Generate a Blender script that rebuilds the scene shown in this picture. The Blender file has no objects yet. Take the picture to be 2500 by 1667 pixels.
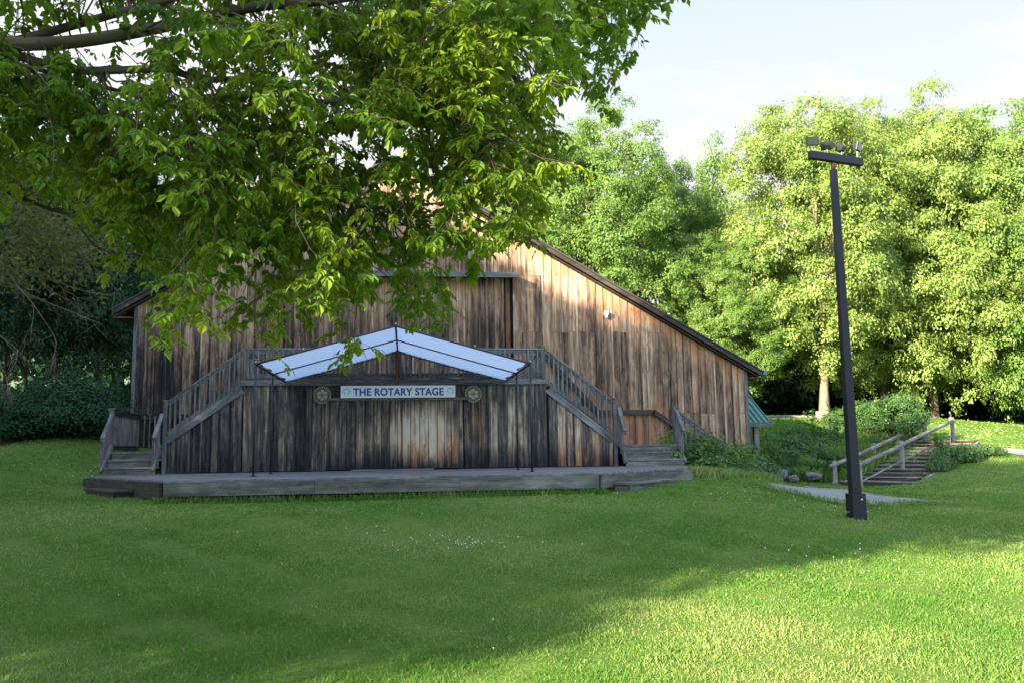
import bpy, math, random
import numpy as np
from mathutils import Vector
R = math.radians
rng = np.random.default_rng(7)
random.seed(7)
sc = bpy.context.scene
COL = sc.collection

# ------------------------------------------------------------------ camera
F, PT, RO, YW, EYE = 2099.5, .127, .0151, .1245, 1.6     # focal length in px of a 2500 px wide frame, pitch, roll, yaw
fw = np.array([math.sin(YW)*math.cos(PT), math.cos(YW)*math.cos(PT), math.sin(PT)])
rt = np.array([math.cos(YW), -math.sin(YW), 0.]); up = np.cross(rt, fw)
_c, _s = math.cos(RO), math.sin(RO)
rt, up = rt*_c-up*_s, up*_c+rt*_s
from mathutils import Matrix
cam_d = bpy.data.cameras.new('camera'); cam = bpy.data.objects.new('camera', cam_d); COL.objects.link(cam)
cam.matrix_world = Matrix(((rt[0], up[0], -fw[0], 0), (rt[1], up[1], -fw[1], 0), (rt[2], up[2], -fw[2], EYE), (0, 0, 0, 1)))
cam_d.sensor_width = 36; cam_d.lens = 36*F/2500; cam_d.clip_start = .05; cam_d.clip_end = 2000
sc.camera = cam
OE = np.array([0, 0, EYE])
def ray(px, py): return fw*F+rt*(px-1250)+up*(833.5-py)
def atY(px, py, Y): d = ray(px, py); return OE+d*(Y/d[1])
def atD(px, py, D): d = ray(px, py); return OE+d*(D/np.linalg.norm(d))

# ------------------------------------------------------------------ light
SUN_AZ, SUN_EL = R(53), R(18)      # travels towards +Y turned 48 deg to +X
TD = np.array([math.sin(SUN_AZ)*math.cos(SUN_EL), math.cos(SUN_AZ)*math.cos(SUN_EL), -math.sin(SUN_EL)])
sl = bpy.data.lights.new('sun', 'SUN'); sl.energy = 5.0; sl.angle = R(.6); sl.color = (1, .85, .64)
so = bpy.data.objects.new('sun', sl); COL.objects.link(so)
so.rotation_euler = Vector(TD).to_track_quat('-Z', 'Y').to_euler(); so.location = (-30, -30, 30)
W = bpy.data.worlds.new('World'); sc.world = W; W.use_nodes = True
nt = W.node_tree; nt.nodes.clear()
def N(t, ty, **k):
    n = t.nodes.new(ty)
    for a, b in k.items():
        if a.startswith('i_'): n.inputs[a[2:].replace('_', ' ')].default_value = b
        else: setattr(n, a, b)
    return n
out = N(nt, 'ShaderNodeOutputWorld'); bg = N(nt, 'ShaderNodeBackground')
sky = N(nt, 'ShaderNodeTexSky', sky_type='NISHITA', sun_disc=False, sun_elevation=SUN_EL, sun_rotation=SUN_AZ+math.pi,
        air_density=1.0, dust_density=.4, ozone_density=1.2)
tc = N(nt, 'ShaderNodeTexCoord'); mp = N(nt, 'ShaderNodeMapping')
mp.inputs['Scale'].default_value = (1.2, 1.6, 5); mp.inputs['Rotation'].default_value = (0, R(-24), R(15))
cn = N(nt, 'ShaderNodeTexNoise', i_Scale=1.6, i_Detail=6, i_Roughness=.55)
sx = N(nt, 'ShaderNodeSeparateXYZ')
low = N(nt, 'ShaderNodeMapRange'); low.inputs[1].default_value = .05; low.inputs[2].default_value = .34; low.inputs[3].default_value = .85; low.inputs[4].default_value = 0
cr = N(nt, 'ShaderNodeMapRange'); cr.inputs[1].default_value = .48; cr.inputs[2].default_value = .60; cr.inputs[3].default_value = .08; cr.inputs[4].default_value = .6
mx = N(nt, 'ShaderNodeMath', operation='MAXIMUM', use_clamp=True)
mix = N(nt, 'ShaderNodeMix', data_type='RGBA'); mix.inputs[7].default_value = (2.7, 3.0, 3.5, 1)
L = nt.links.new
L(tc.outputs['Generated'], mp.inputs[0]); L(mp.outputs[0], cn.inputs['Vector']); L(tc.outputs['Generated'], sx.inputs[0])
L(sx.outputs[2], low.inputs[0]); L(cn.outputs[0], cr.inputs[0]); L(low.outputs[0], mx.inputs[0]); L(cr.outputs[0], mx.inputs[1])
L(mx.outputs[0], mix.inputs[0]); L(sky.outputs[0], mix.inputs[6]); L(bg.outputs[0], out.inputs[0])
# the half of the sky away from the sun: paler blue fading to thin white cloud
dp = N(nt, 'ShaderNodeVectorMath', operation='DOT_PRODUCT'); L(tc.outputs['Generated'], dp.inputs[0]); dp.inputs[1].default_value = (.42, .87, .26)
df = N(nt, 'ShaderNodeMapRange', interpolation_type='SMOOTHSTEP'); df.inputs[1].default_value = .35; df.inputs[2].default_value = .75; L(dp.outputs['Value'], df.inputs[0])
lz = N(nt, 'ShaderNodeMapRange'); lz.inputs[1].default_value = .12; lz.inputs[2].default_value = .50; lz.inputs[3].default_value = .75; lz.inputs[4].default_value = 0; L(sx.outputs[2], lz.inputs[0])
wc = N(nt, 'ShaderNodeMapRange'); wc.inputs[1].default_value = .44; wc.inputs[2].default_value = .62; wc.inputs[3].default_value = 0; wc.inputs[4].default_value = .8; L(cn.outputs[0], wc.inputs[0])
ad = N(nt, 'ShaderNodeMath', operation='ADD', use_clamp=True); L(lz.outputs[0], ad.inputs[0]); L(wc.outputs[0], ad.inputs[1])
pale = N(nt, 'ShaderNodeMix', data_type='RGBA'); pale.inputs[6].default_value = (1.00, 1.15, 1.34, 1); pale.inputs[7].default_value = (1.62, 1.62, 1.66, 1); L(ad.outputs[0], pale.inputs[0])
fin = N(nt, 'ShaderNodeMix', data_type='RGBA'); L(df.outputs[0], fin.inputs[0]); L(mix.outputs[2], fin.inputs[6]); L(pale.outputs[2], fin.inputs[7]); L(fin.outputs[2], bg.inputs[0])
bg.inputs[1].default_value = .13
sc.view_settings.view_transform = 'Standard'; sc.view_settings.look = 'None'; sc.view_settings.gamma = 1
sc.view_settings.exposure = 2.6
sc.cycles.use_denoising = True
sc.cycles.max_bounces = 8; sc.cycles.transmission_bounces = 6; sc.cycles.diffuse_bounces = 4

# ------------------------------------------------------------------ terrain
CP = np.array([
 (0,0,0),(-3,5,0),(3,5,0),(0,-10,-.1),(12,-4,-.1),(-12,-6,.1),(0,8,.14),(4,9,.15),(-6,8,.2),(0,11.5,.42),(7,13,.48),(3.5,14,.72),
 (0,15.2,.82),(-4,15.2,.82),(3.6,15.2,.83),(6.2,18.2,.92),(-6.9,20,.95),(-5.5,17.5,.88),(-9,17,.95),(-9,21,1.35),(-12,24,1.75),(-8.4,24.5,2.1),(-10,27,2.35),(-13,30,2.4),
 (-18,30,2.1),(-20,20,1.5),(-14,10,.6),(-25,40,2.6),(0,21,1.0),(0,26,1.5),(7.6,17.5,.86),(8.2,21,.8),(9.2,18.5,.55),(11,24,.45),(10.5,20,.5),(13,22.5,.45),(11.5,17.5,.38),(9.5,12.5,.3),
 (13,14,.25),(13.6,25,.42),(12,27,.8),(10.5,28,.9),(12,32,2.0),(15,31,1.9),(17,25,.95),(17,21,.7),(20.3,29.5,1.65),(22,24,1.25),(18,16,.4),(26,18,.7),(26,30,1.75),
 (19.5,40,3.05),(26.5,40,2.9),(31,40,2.5),(12,40,3.0),(0,45,3.0),(-15,50,3.0),(40,50,3.2),(20,60,3.6),(45,25,1.6),(30,0,0.1),(-40,0,.8),(-45,40,2.6),(0,-40,0),
 (0,120,4.5),(120,80,4),(-120,80,4),(120,-60,1),(-120,-60,1),(0,-120,0),(200,200,5),(-200,200,5),(200,-200,0),(-200,-200,0)], float)
def _phi(r2): return .5*r2*np.log(r2+1e-9)
_n = len(CP); _P = CP[:, :2]
_K = _phi(((_P[:, None]-_P[None])**2).sum(-1))+np.eye(_n)*.4
_A = np.zeros((_n+3, _n+3)); _A[:_n, :_n] = _K; _A[:_n, _n] = 1; _A[:_n, _n+1:] = _P; _A[_n:, :_n] = _A[:_n, _n:].T
_w = np.linalg.solve(_A, np.r_[CP[:, 2], 0, 0, 0])
def tz(x, y):
    x = np.atleast_1d(np.asarray(x, float)); y = np.atleast_1d(np.asarray(y, float)); q = np.stack([x.ravel(), y.ravel()], 1)
    o = np.empty(len(q))
    for i in range(0, len(q), 20000):
        s = q[i:i+20000]; o[i:i+20000] = _phi(((s[:, None]-_P[None])**2).sum(-1))@_w[:_n]+_w[_n]+s@_w[_n+1:]
    return o.reshape(x.shape)
def z1(x, y): return float(tz(x, y)[0])
_gx = np.concatenate([np.arange(-30, 40, .5)]); _gy = np.arange(-12, 60, .5)
_gz = tz(*np.meshgrid(_gx, _gy))
def tzf(x, y):   # fast bilinear
    fx = np.clip((x+30)/.5, 0, len(_gx)-1.001); fy = np.clip((y+12)/.5, 0, len(_gy)-1.001)
    i = fx.astype(int); j = fy.astype(int); u = fx-i; v = fy-j
    return _gz[j, i]*(1-u)*(1-v)+_gz[j, i+1]*u*(1-v)+_gz[j+1, i]*(1-u)*v+_gz[j+1, i+1]*u*v
def ground(px, py):
    d = ray(px, py); t = 2.0
    for k in range(4000):
        t += .03; p = OE+d/np.linalg.norm(d)*t
        if p[2] <= tzf(p[0], p[1]): return p
    return p

# ------------------------------------------------------------------ mesh helpers
def link_mesh(name, me, mat, parent):
    o = bpy.data.objects.new(name, me); COL.objects.link(o)
    if mat: me.materials.append(mat)
    if parent is not None: o.parent = parent
    return o
def origin_of(p):
    while p is not None:
        if p.parent is None: return np.array(p.location)
        p = p.parent
    return np.zeros(3)
def raw_mesh(name, V, faces_flat, nper, attrs, smooth=False):
    me = bpy.data.meshes.new(name); nv = len(V); nf = len(faces_flat)//nper
    me.vertices.add(nv); me.vertices.foreach_set('co', np.asarray(V, np.float32).ravel())
    me.loops.add(len(faces_flat)); me.loops.foreach_set('vertex_index', np.asarray(faces_flat, np.int32))
    me.polygons.add(nf); me.polygons.foreach_set('loop_start', np.arange(0, nf*nper, nper, dtype=np.int32))
    me.polygons.foreach_set('loop_total', np.full(nf, nper, np.int32))
    if smooth: me.polygons.foreach_set('use_smooth', np.ones(nf, bool))
    for k, a in attrs.items():
        a = np.asarray(a, np.float32)
        at = me.attributes.new(k, 'FLOAT_VECTOR' if a.ndim == 2 else 'FLOAT', 'POINT')
        at.data.foreach_set('vector' if a.ndim == 2 else 'value', a.ravel())
    me.update(); me.validate()
    return me
class MB:
    def __init__(s): s.V = []; s.Fc = []; s.G = []; s.W = []; s.U = []; s.smooth = False
    def ring(s, P, G, w, u):
        b = len(s.V); s.V += [tuple(p) for p in P]; s.G += G
        s.W += list(w) if hasattr(w, '__len__') else [w]*len(P); s.U += list(u) if hasattr(u, '__len__') else [u]*len(P)
        return b
    def bar(s, p0, p1, w, h, upv=(0, 0, 1), w1=None, h1=None, n=1, wear=None, rust=None, jit=0):
        p0 = np.array(p0, float); p1 = np.array(p1, float); d = p1-p0; Ln = np.linalg.norm(d); d /= Ln
        sx_ = np.cross(d, upv)
        if np.linalg.norm(sx_) < 1e-4: sx_ = np.cross(d, (0, 1, 0))
        sx_ /= np.linalg.norm(sx_); sy = np.cross(sx_, d); bid = random.random()*40; w1 = w if w1 is None else w1; h1 = h if h1 is None else h1
        bases = []
        for k in range(n+1):
            t = k/n; a = (w+(w1-w)*t)/2; b = (h+(h1-h)*t)/2; c = p0+d*Ln*t
            P = [c+sx_*a*i+sy*b*j+(np.random.default_rng(k*7+int(bid*99)).normal(size=3)*jit if jit else 0) for i, j in ((-1, -1), (1, -1), (1, 1), (-1, 1))]
            G = [(Ln*t+bid, a*i+bid*1.7, b*j+bid*.3) for i, j in ((-1, -1), (1, -1), (1, 1), (-1, 1))]
            ww = wear(*c) if wear else .5; uu = rust(*c) if rust else 0
            bases.append(s.ring(P, G, ww, uu))
        for k in range(n):
            a, b = bases[k], bases[k+1]
            for i in range(4): j = (i+1) % 4; s.Fc.append((a+i, a+j, b+j, b+i))
        a = bases[0]; s.Fc.append((a+3, a+2, a+1, a)); a = bases[-1]; s.Fc.append((a, a+1, a+2, a+3))
        return s
    def box(s, lo, hi, along=0, **k):
        lo = np.array(lo, float); hi = np.array(hi, float); c = (lo+hi)/2; e = hi-lo
        p0 = c.copy(); p1 = c.copy(); p0[along] = lo[along]; p1[along] = hi[along]
        upv = (0, 0, 1) if along != 2 else (0, 1, 0)
        if along == 0: w, h = e[1], e[2]
        elif along == 1: w, h = e[0], e[2]
        else: w, h = e[0], e[1]
        return s.bar(p0, p1, w, h, upv, **k)
    def board(s, x0, x1, z0, za, zb, y, th, wear, rust, seg=.28):
        """vertical board: bottom z0, top za at x0 and zb at x1, front face at y"""
        n = max(1, int((max(za, zb)-z0)/seg)); bid = random.random()*40; bw = random.random(); bases = []
        for k in range(n+1):
            t = k/n; zl = z0+(za-z0)*t; zr = z0+(zb-z0)*t
            P = [(x0, y, zl), (x1, y, zr), (x1, y+th, zr), (x0, y+th, zl)]
            G = [(zl+bid, x0+bid*1.7, bid*.3), (zr+bid, x1+bid*1.7, bid*.3), (zr+bid, x1+bid*1.7, th+bid*.3), (zl+bid, x0+bid*1.7, th+bid*.3)]
            a = [wear(x0, zl, bw), wear(x1, zr, bw)]; b = [rust(x0, zl, bw), rust(x1, zr, bw)]
            bases.append(s.ring(P, G, [a[0], a[1], a[1], a[0]], [b[0], b[1], b[1], b[0]]))
        for k in range(n):
            a, b = bases[k], bases[k+1]
            for i in range(4): j = (i+1) % 4; s.Fc.append((a+i, a+j, b+j, b+i))
        a = bases[0]; s.Fc.append((a+3, a+2, a+1, a)); a = bases[-1]; s.Fc.append((a, a+1, a+2, a+3))
    def tube(s, pts, rad, k=8, cap=True):
        pts = [np.array(p, float) for p in pts]; bid = random.random()*40; bases = []; Ln = 0
        ref = np.array([0.31, .2, .93])
        for i, p in enumerate(pts):
            d = pts[min(i+1, len(pts)-1)]-pts[max(i-1, 0)]; d /= np.linalg.norm(d)+1e-9
            a = np.cross(d, ref); a /= np.linalg.norm(a)+1e-9; b = np.cross(a, d)
            if i: Ln += np.linalg.norm(p-pts[i-1])
            r = rad[i] if hasattr(rad, '__len__') else rad
            P = [p+(a*math.cos(t)+b*math.sin(t))*r for t in [2*math.pi*j/k for j in range(k)]]
            G = [(Ln+bid, math.cos(2*math.pi*j/k)*r+bid, math.sin(2*math.pi*j/k)*r) for j in range(k)]
            bases.append(s.ring(P, G, .5, 0))
        for i in range(len(pts)-1):
            a, b = bases[i], bases[i+1]
            for j in range(k): q = (j+1) % k; s.Fc.append((a+j, a+q, b+q, b+j))
        if cap: s.Fc.append(tuple(bases[0]+j for j in range(k))[::-1]); s.Fc.append(tuple(bases[-1]+j for j in range(k)))
        return s
    def poly(s, P, w=.5, u=0):
        b = s.ring(P, [tuple(p) for p in P], w, u); s.Fc.append(tuple(range(b, b+len(P))))
        return s
    def prism(s, P2, y0, y1, w=.5):
        """polygon in x,z extruded from y0 (front) to y1"""
        n = len(P2); a = s.ring([(p[0], y0, p[1]) for p in P2], [(p[0], p[1], 0) for p in P2], w, 0); b = s.ring([(p[0], y1, p[1]) for p in P2], [(p[0], p[1], 1) for p in P2], w, 0)
        s.Fc.append(tuple(range(a, a+n))); s.Fc.append(tuple(range(b, b+n))[::-1])
        for i in range(n): j = (i+1) % n; s.Fc.append((a+i, b+i, b+j, a+j))
        return s
    def build(s, name, mat, parent=None, smooth=False, bevel=0):
        o_ = origin_of(parent) if parent is not None else np.zeros(3)
        me = bpy.data.meshes.new(name); me.from_pydata([tuple(np.array(v)-o_) for v in s.V], [], s.Fc)
        for nm, a, ty in (('g', s.G, 'FLOAT_VECTOR'), ('wear', s.W, 'FLOAT'), ('rust', s.U, 'FLOAT')):
            at = me.attributes.new(nm, ty, 'POINT'); at.data.foreach_set('vector' if ty != 'FLOAT' else 'value', np.asarray(a, np.float32).ravel())
        import bmesh
        bm = bmesh.new(); bm.from_mesh(me); bmesh.ops.recalc_face_normals(bm, faces=bm.faces); bm.to_mesh(me); bm.free()
        if smooth or s.smooth: me.polygons.foreach_set('use_smooth', [True]*len(me.polygons))
        o = link_mesh(name, me, mat, parent)
        if bevel:
            m = o.modifiers.new('bevel', 'BEVEL'); m.width = bevel; m.segments = 2; m.limit_method = 'ANGLE'
        return o
def tag(o, label=None, cat=None, group=None, kind=None):
    if label: o['label'] = label
    if cat: o['category'] = cat
    if group: o['group'] = group
    if kind: o['kind'] = kind
    return o
def thing(name, loc, label, cat, group=None):
    o = bpy.data.objects.new(name, None); COL.objects.link(o); o.location = loc; o.empty_display_size = .2
    bpy.context.view_layer.update()
    return tag(o, label, cat, group)

# ------------------------------------------------------------------ materials
def new_mat(name):
    m = bpy.data.materials.new(name); m.use_nodes = True; t = m.node_tree; p = t.nodes['Principled BSDF']; return m, t, p
def ramp(t, stops, interp='LINEAR'):
    r = t.nodes.new('ShaderNodeValToRGB'); r.color_ramp.interpolation = interp
    while len(r.color_ramp.elements) < len(stops): r.color_ramp.elements.new(.5)
    for e, (p, c) in zip(r.color_ramp.elements, stops): e.position = p; e.color = (*c, 1)
    return r
def attr(t, n): a = t.nodes.new('ShaderNodeAttribute'); a.attribute_name = n; return a
def math_(t, op, a, b=None, clamp=False):
    n = t.nodes.new('ShaderNodeMath'); n.operation = op; n.use_clamp = clamp
    for i, v in enumerate((a, b)):
        if v is None: continue
        if isinstance(v, (int, float)): n.inputs[i].default_value = v
        else: t.links.new(v, n.inputs[i])
    return n.outputs[0]
def noise(t, vec, scale, detail=4, rough=.55, mapscale=None, dist=0):
    n = t.nodes.new('ShaderNodeTexNoise'); n.inputs['Scale'].default_value = scale; n.inputs['Detail'].default_value = detail
    n.inputs['Roughness'].default_value = rough; n.inputs['Distortion'].default_value = dist
    if mapscale:
        m = t.nodes.new('ShaderNodeMapping'); m.inputs['Scale'].default_value = mapscale; t.links.new(vec, m.inputs[0]); vec = m.outputs[0]
    t.links.new(vec, n.inputs['Vector']); return n.outputs[0]
def bump(t, p, h, strength, dist=.01):
    b = t.nodes.new('ShaderNodeBump'); b.inputs['Strength'].default_value = strength; b.inputs['Distance'].default_value = dist
    t.links.new(h, b.inputs['Height']); t.links.new(b.outputs[0], p.inputs['Normal'])
def mixc(t, f, a, b, bt='MIX'):
    n = t.nodes.new('ShaderNodeMix'); n.data_type = 'RGBA'; n.blend_type = bt
    for i, v in ((0, f), (6, a), (7, b)):
        if isinstance(v, (int, float)): n.inputs[i].default_value = v
        elif isinstance(v, tuple): n.inputs[i].default_value = (*v, 1)
        else: t.links.new(v, n.inputs[i])
    return n.outputs[2]

def siding_mat(name, stops, rustc=(.30, .12, .045), amp=1.35):
    m, t, p = new_mat(name); g = attr(t, 'g').outputs['Vector']; w = attr(t, 'wear').outputs['Fac']; u = attr(t, 'rust').outputs['Fac']
    streak = noise(t, g, 1, 7, .65, (.7, 17, 3), .5); blot = noise(t, g, 1, 5, .65, (1.3, 4.5, 1), 1.2); fine = noise(t, g, 1, 5, .7, (3.5, 75, 30))
    v = math_(t, 'ADD', w, math_(t, 'MULTIPLY', math_(t, 'SUBTRACT', streak, .5), amp))
    v = math_(t, 'ADD', v, math_(t, 'MULTIPLY', math_(t, 'SUBTRACT', blot, .5), 1.0))
    v = math_(t, 'ADD', v, math_(t, 'MULTIPLY', math_(t, 'SUBTRACT', fine, .5), .6), True)
    r = ramp(t, stops); t.links.new(v, r.inputs[0])
    rn = noise(t, g, 1, 5, .6, (.8, 7, 3), .8)
    rf = math_(t, 'MULTIPLY', math_(t, 'SUBTRACT', math_(t, 'ADD', u, rn), .62), 2.6, True)
    rf = math_(t, 'MULTIPLY', rf, .85)
    c = mixc(t, rf, r.outputs[0], mixc(t, fine, rustc, tuple(min(1, x*2.0) for x in rustc)))
    # knots
    vo = t.nodes.new('ShaderNodeTexVoronoi'); vo.inputs['Scale'].default_value = 1; vo.inputs['Randomness'].default_value = 1
    mp_ = t.nodes.new('ShaderNodeMapping'); mp_.inputs['Scale'].default_value = (1.9, 6.5, 4); t.links.new(g, mp_.inputs[0]); t.links.new(mp_.outputs[0], vo.inputs['Vector'])
    kn = ramp(t, [(0, (1, 1, 1)), (.09, (.75, .75, .75)), (.14, (0, 0, 0))]); t.links.new(vo.outputs['Distance'], kn.inputs[0])
    c = mixc(t, math_(t, 'MULTIPLY', kn.outputs[0], .7), c, (.035, .018, .01))
    t.links.new(c, p.inputs['Base Color']); p.inputs['Roughness'].default_value = .88; p.inputs['Specular IOR Level'].default_value = .2
    bump(t, p, math_(t, 'ADD', fine, streak), .7, .006)
    return m
M = {}
M['barn'] = siding_mat('barn_boards', [(0, (.012, .011, .013)), (.22, (.055, .038, .030)), (.42, (.165, .10, .066)), (.62, (.29, .185, .12)), (.82, (.43, .31, .215)), (1, (.52, .41, .31))], (.27, .10, .038))
M['stage'] = siding_mat('stage_boards', [(0, (.012, .012, .014)), (.25, (.038, .034, .035)), (.46, (.105, .085, .074)), (.62, (.22, .155, .11)), (.82, (.42, .33, .24)), (1, (.55, .47, .37))], (.32, .115, .028), 1.5)

def lumber_mat(name, a, b, c_, rough=.85):
    m, t, p = new_mat(name); g = attr(t, 'g').outputs['Vector']
    streak = noise(t, g, 1, 6, .6, (.9, 14, 14), .5); blot = noise(t, g, 1, 4, .6, (.9, 2, 2), .5); fine = noise(t, g, 1, 4, .7, (4, 120, 120))
    v = math_(t, 'ADD', math_(t, 'MULTIPLY', streak, .5), math_(t, 'MULTIPLY', blot, .35)); v = math_(t, 'ADD', v, math_(t, 'MULTIPLY', fine, .22))
    r = ramp(t, [(.36, a), (.53, b), (.70, c_)]); t.links.new(v, r.inputs[0]); st_ = noise(t, g, 1, 5, .65, (1.4, 3.5, 3.5), 1.0)
    sr = ramp(t, [(.38, (.60, .57, .55)), (.58, (1, 1, 1))]); t.links.new(st_, sr.inputs[0]); t.links.new(mixc(t, 1.0, r.outputs[0], sr.outputs[0], 'MULTIPLY'), p.inputs['Base Color'])
    p.inputs['Roughness'].default_value = rough; p.inputs['Specular IOR Level'].default_value = .25; bump(t, p, fine, .5, .004)
    return m
M['grey'] = lumber_mat('grey_lumber', (.055, .055, .06), (.125, .122, .125), (.24, .235, .23))
M['deck'] = lumber_mat('deck_boards', (.06, .062, .065), (.155, .153, .155), (.30, .29, .28))
M['fascia'] = lumber_mat('fascia_boards', (.035, .037, .034), (.11, .112, .10), (.24, .225, .19))
M['darkwood'] = lumber_mat('dark_lumber', (.018, .014, .013), (.045, .035, .03), (.10, .075, .06))
M['brown'] = lumber_mat('brown_lumber', (.06, .028, .016), (.14, .062, .032), (.24, .125, .07))
M['rail'] = lumber_mat('split_rail_wood', (.10, .09, .08), (.22, .20, .18), (.38, .35, .31))
M['timber'] = lumber_mat('old_timber', (.04, .036, .033), (.12, .11, .10), (.26, .24, .22))
M['bark'] = lumber_mat('bark', (.03, .024, .018), (.09, .07, .052), (.20, .16, .12), .95)
M['palebark'] = lumber_mat('pale_bark', (.09, .07, .05), (.22, .17, .12), (.36, .29, .21), .95)
M['twig'] = lumber_mat('dead_twig', (.08, .065, .05), (.17, .14, .11), (.26, .22, .18), .95)
def plain(name, col, rough=.5, metal=0, var=.25, scale=20, spec=.5):
    m, t, p = new_mat(name); tcn = t.nodes.new('ShaderNodeTexCoord'); n = noise(t, tcn.outputs['Object'], scale, 5, .6)
    c = mixc(t, n, tuple(x*(1-var) for x in col), tuple(min(1, x*(1+var)) for x in col)); t.links.new(c, p.inputs['Base Color'])
    p.inputs['Roughness'].default_value = rough; p.inputs['Metallic'].default_value = metal; p.inputs['Specular IOR Level'].default_value = spec
    bump(t, p, n, .15, .002); return m
M['black'] = plain('black_paint', (.007, .008, .011), .5, 0, .35, 9, .3)
M['frame'] = plain('canopy_frame_metal', (.012, .012, .014), .5)
M['rustmetal'] = plain('rusty_metal', (.12, .04, .02), .8, 0, .4, 30)
M['steel'] = plain('grey_steel', (.35, .35, .36), .4, .7)
M['housing'] = plain('lamp_housing', (.03, .026, .022), .5)
M['sign'] = plain('sign_white', (.74, .76, .78), .35, 0, .03, 4)
M['signblue'] = plain('sign_blue', (.025, .045, .24), .45, 0, .05)
M['plaque'] = plain('plaque_dark', (.10, .095, .08), .8, 0, .3, 40)
M['plaquelight'] = plain('plaque_tan', (.42, .37, .26), .8, 0, .25, 40)
M['whitebox'] = plain('white_plastic', (.75, .76, .78), .4, 0, .05)
M['green_roof'] = plain('green_metal_roof', (.035, .17, .15), .4, 0, .12, 3)
M['shingle'] = plain('roof_shingle', (.035, .033, .032), .9, 0, .4, 14)
M['rock'] = plain('rock', (.12, .11, .115), .9, 0, .55, 6)
M['dark'] = plain('dark_void', (.008, .008, .009), .95)
m, t, p = new_mat('lens_glass'); p.inputs['Base Color'].default_value = (.11, .12, .12, 1); p.inputs['Roughness'].default_value = .12; p.inputs['Metallic'].default_value = .3; M['lens'] = m
# canopy cloth: white, with the blue of skylight put into its colour; lets light through
m, t, p = new_mat('canopy_cloth'); tr = N(t, 'ShaderNodeBsdfTranslucent'); tr.inputs[0].default_value = (.66, .76, .92, 1); ms = N(t, 'ShaderNodeMixShader'); ms.inputs[0].default_value = .5
p.inputs['Base Color'].default_value = (.66, .74, .88, 1); p.inputs['Roughness'].default_value = .7; o_ = t.nodes['Material Output']
t.links.new(p.outputs[0], ms.inputs[1]); t.links.new(tr.outputs[0], ms.inputs[2]); t.links.new(ms.outputs[0], o_.inputs[0])
tcn = t.nodes.new('ShaderNodeTexCoord'); bump(t, p, noise(t, tcn.outputs['Object'], 3, 3, .5), .3, .03); M['cloth'] = m
# concrete
m, t, p = new_mat('concrete_path'); tcn = t.nodes.new('ShaderNodeTexCoord'); n1 = noise(t, tcn.outputs['Object'], 1.2, 6, .6); n2 = noise(t, tcn.outputs['Object'], 40, 4, .7)
r = ramp(t, [(.3, (.13, .125, .12)), (.7, (.25, .245, .235))]); t.links.new(math_(t, 'ADD', math_(t, 'MULTIPLY', n1, .6), math_(t, 'MULTIPLY', n2, .4)), r.inputs[0])
t.links.new(r.outputs[0], p.inputs['Base Color']); p.inputs['Roughness'].default_value = .9; bump(t, p, n2, .3, .005); M['concrete'] = m

def leaf_mat(name, dark, mid, light, yellow, trans=.45, gloss=.35, yfrac=.12):
    m, t, p = new_mat(name); a = attr(t, 'tint').outputs['Fac']
    tcn = t.nodes.new('ShaderNodeTexCoord'); big = noise(t, tcn.outputs['Object'], .55, 3, .5)
    v = math_(t, 'ADD', math_(t, 'MULTIPLY', a, .65), math_(t, 'MULTIPLY', big, .4))
    r = ramp(t, [(.2, dark), (.5, mid), (1-yfrac*1.3, light), (1, yellow)]); t.links.new(v, r.inputs[0])
    p.inputs['Roughness'].default_value = .45; p.inputs['Specular IOR Level'].default_value = gloss
    t.links.new(r.outputs[0], p.inputs['Base Color'])
    tr = N(t, 'ShaderNodeBsdfTranslucent'); hs = N(t, 'ShaderNodeHueSaturation'); hs.inputs['Hue'].default_value = .485; hs.inputs['Saturation'].default_value = 1.02; hs.inputs['Value'].default_value = 1.5
    t.links.new(r.outputs[0], hs.inputs['Color']); t.links.new(hs.outputs[0], tr.inputs[0])
    ms = N(t, 'ShaderNodeMixShader'); ms.inputs[0].default_value = trans; o_ = t.nodes['Material Output']
    t.links.new(p.outputs[0], ms.inputs[1]); t.links.new(tr.outputs[0], ms.inputs[2]); t.links.new(ms.outputs[0], o_.inputs[0])
    return m
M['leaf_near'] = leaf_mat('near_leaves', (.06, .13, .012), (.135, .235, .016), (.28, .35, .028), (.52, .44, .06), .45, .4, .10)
M['leaf_lit'] = leaf_mat('sunlit_maple_leaves', (.10, .165, .032), (.165, .24, .055), (.25, .32, .10), (.36, .39, .16), .42, .2, .15)  # lit copy of the leaves: sunlit yellow tone put into the colour
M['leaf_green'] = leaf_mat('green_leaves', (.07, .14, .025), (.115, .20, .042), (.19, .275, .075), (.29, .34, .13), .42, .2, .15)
M['leaf_shaded'] = leaf_mat('shaded_forest_leaves', (.010, .038, .012), (.018, .06, .019), (.034, .09, .028), (.08, .14, .07), .3, .3, .1)  # shaded copy of the leaves: the wood's shade is put into the colour
M['leaf_bush'] = leaf_mat('bush_leaves', (.03, .08, .02), (.055, .125, .03), (.10, .17, .04), (.17, .21, .06), .35, .4, .12)
M['leaf_yel'] = leaf_mat('yellow_needles', (.05, .065, .012), (.09, .10, .02), (.14, .13, .03), (.2, .17, .04), .35, .3, .1)
M['grass'] = leaf_mat('grass_blades', (.045, .138, .018), (.10, .205, .032), (.24, .285, .095), (.38, .33, .16), .40, .1, .14)
m, t, p = new_mat('lawn_soil'); tcn = t.nodes.new('ShaderNodeTexCoord'); n1 = noise(t, tcn.outputs['Object'], .5, 4, .6); n2 = noise(t, tcn.outputs['Object'], 14, 5, .75); n3 = noise(t, tcn.outputs['Object'], 3.0, 4, .6)
v = math_(t, 'ADD', math_(t, 'MULTIPLY', n1, .35), math_(t, 'MULTIPLY', n2, .4)); v = math_(t, 'ADD', v, math_(t, 'MULTIPLY', n3, .25))
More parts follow.
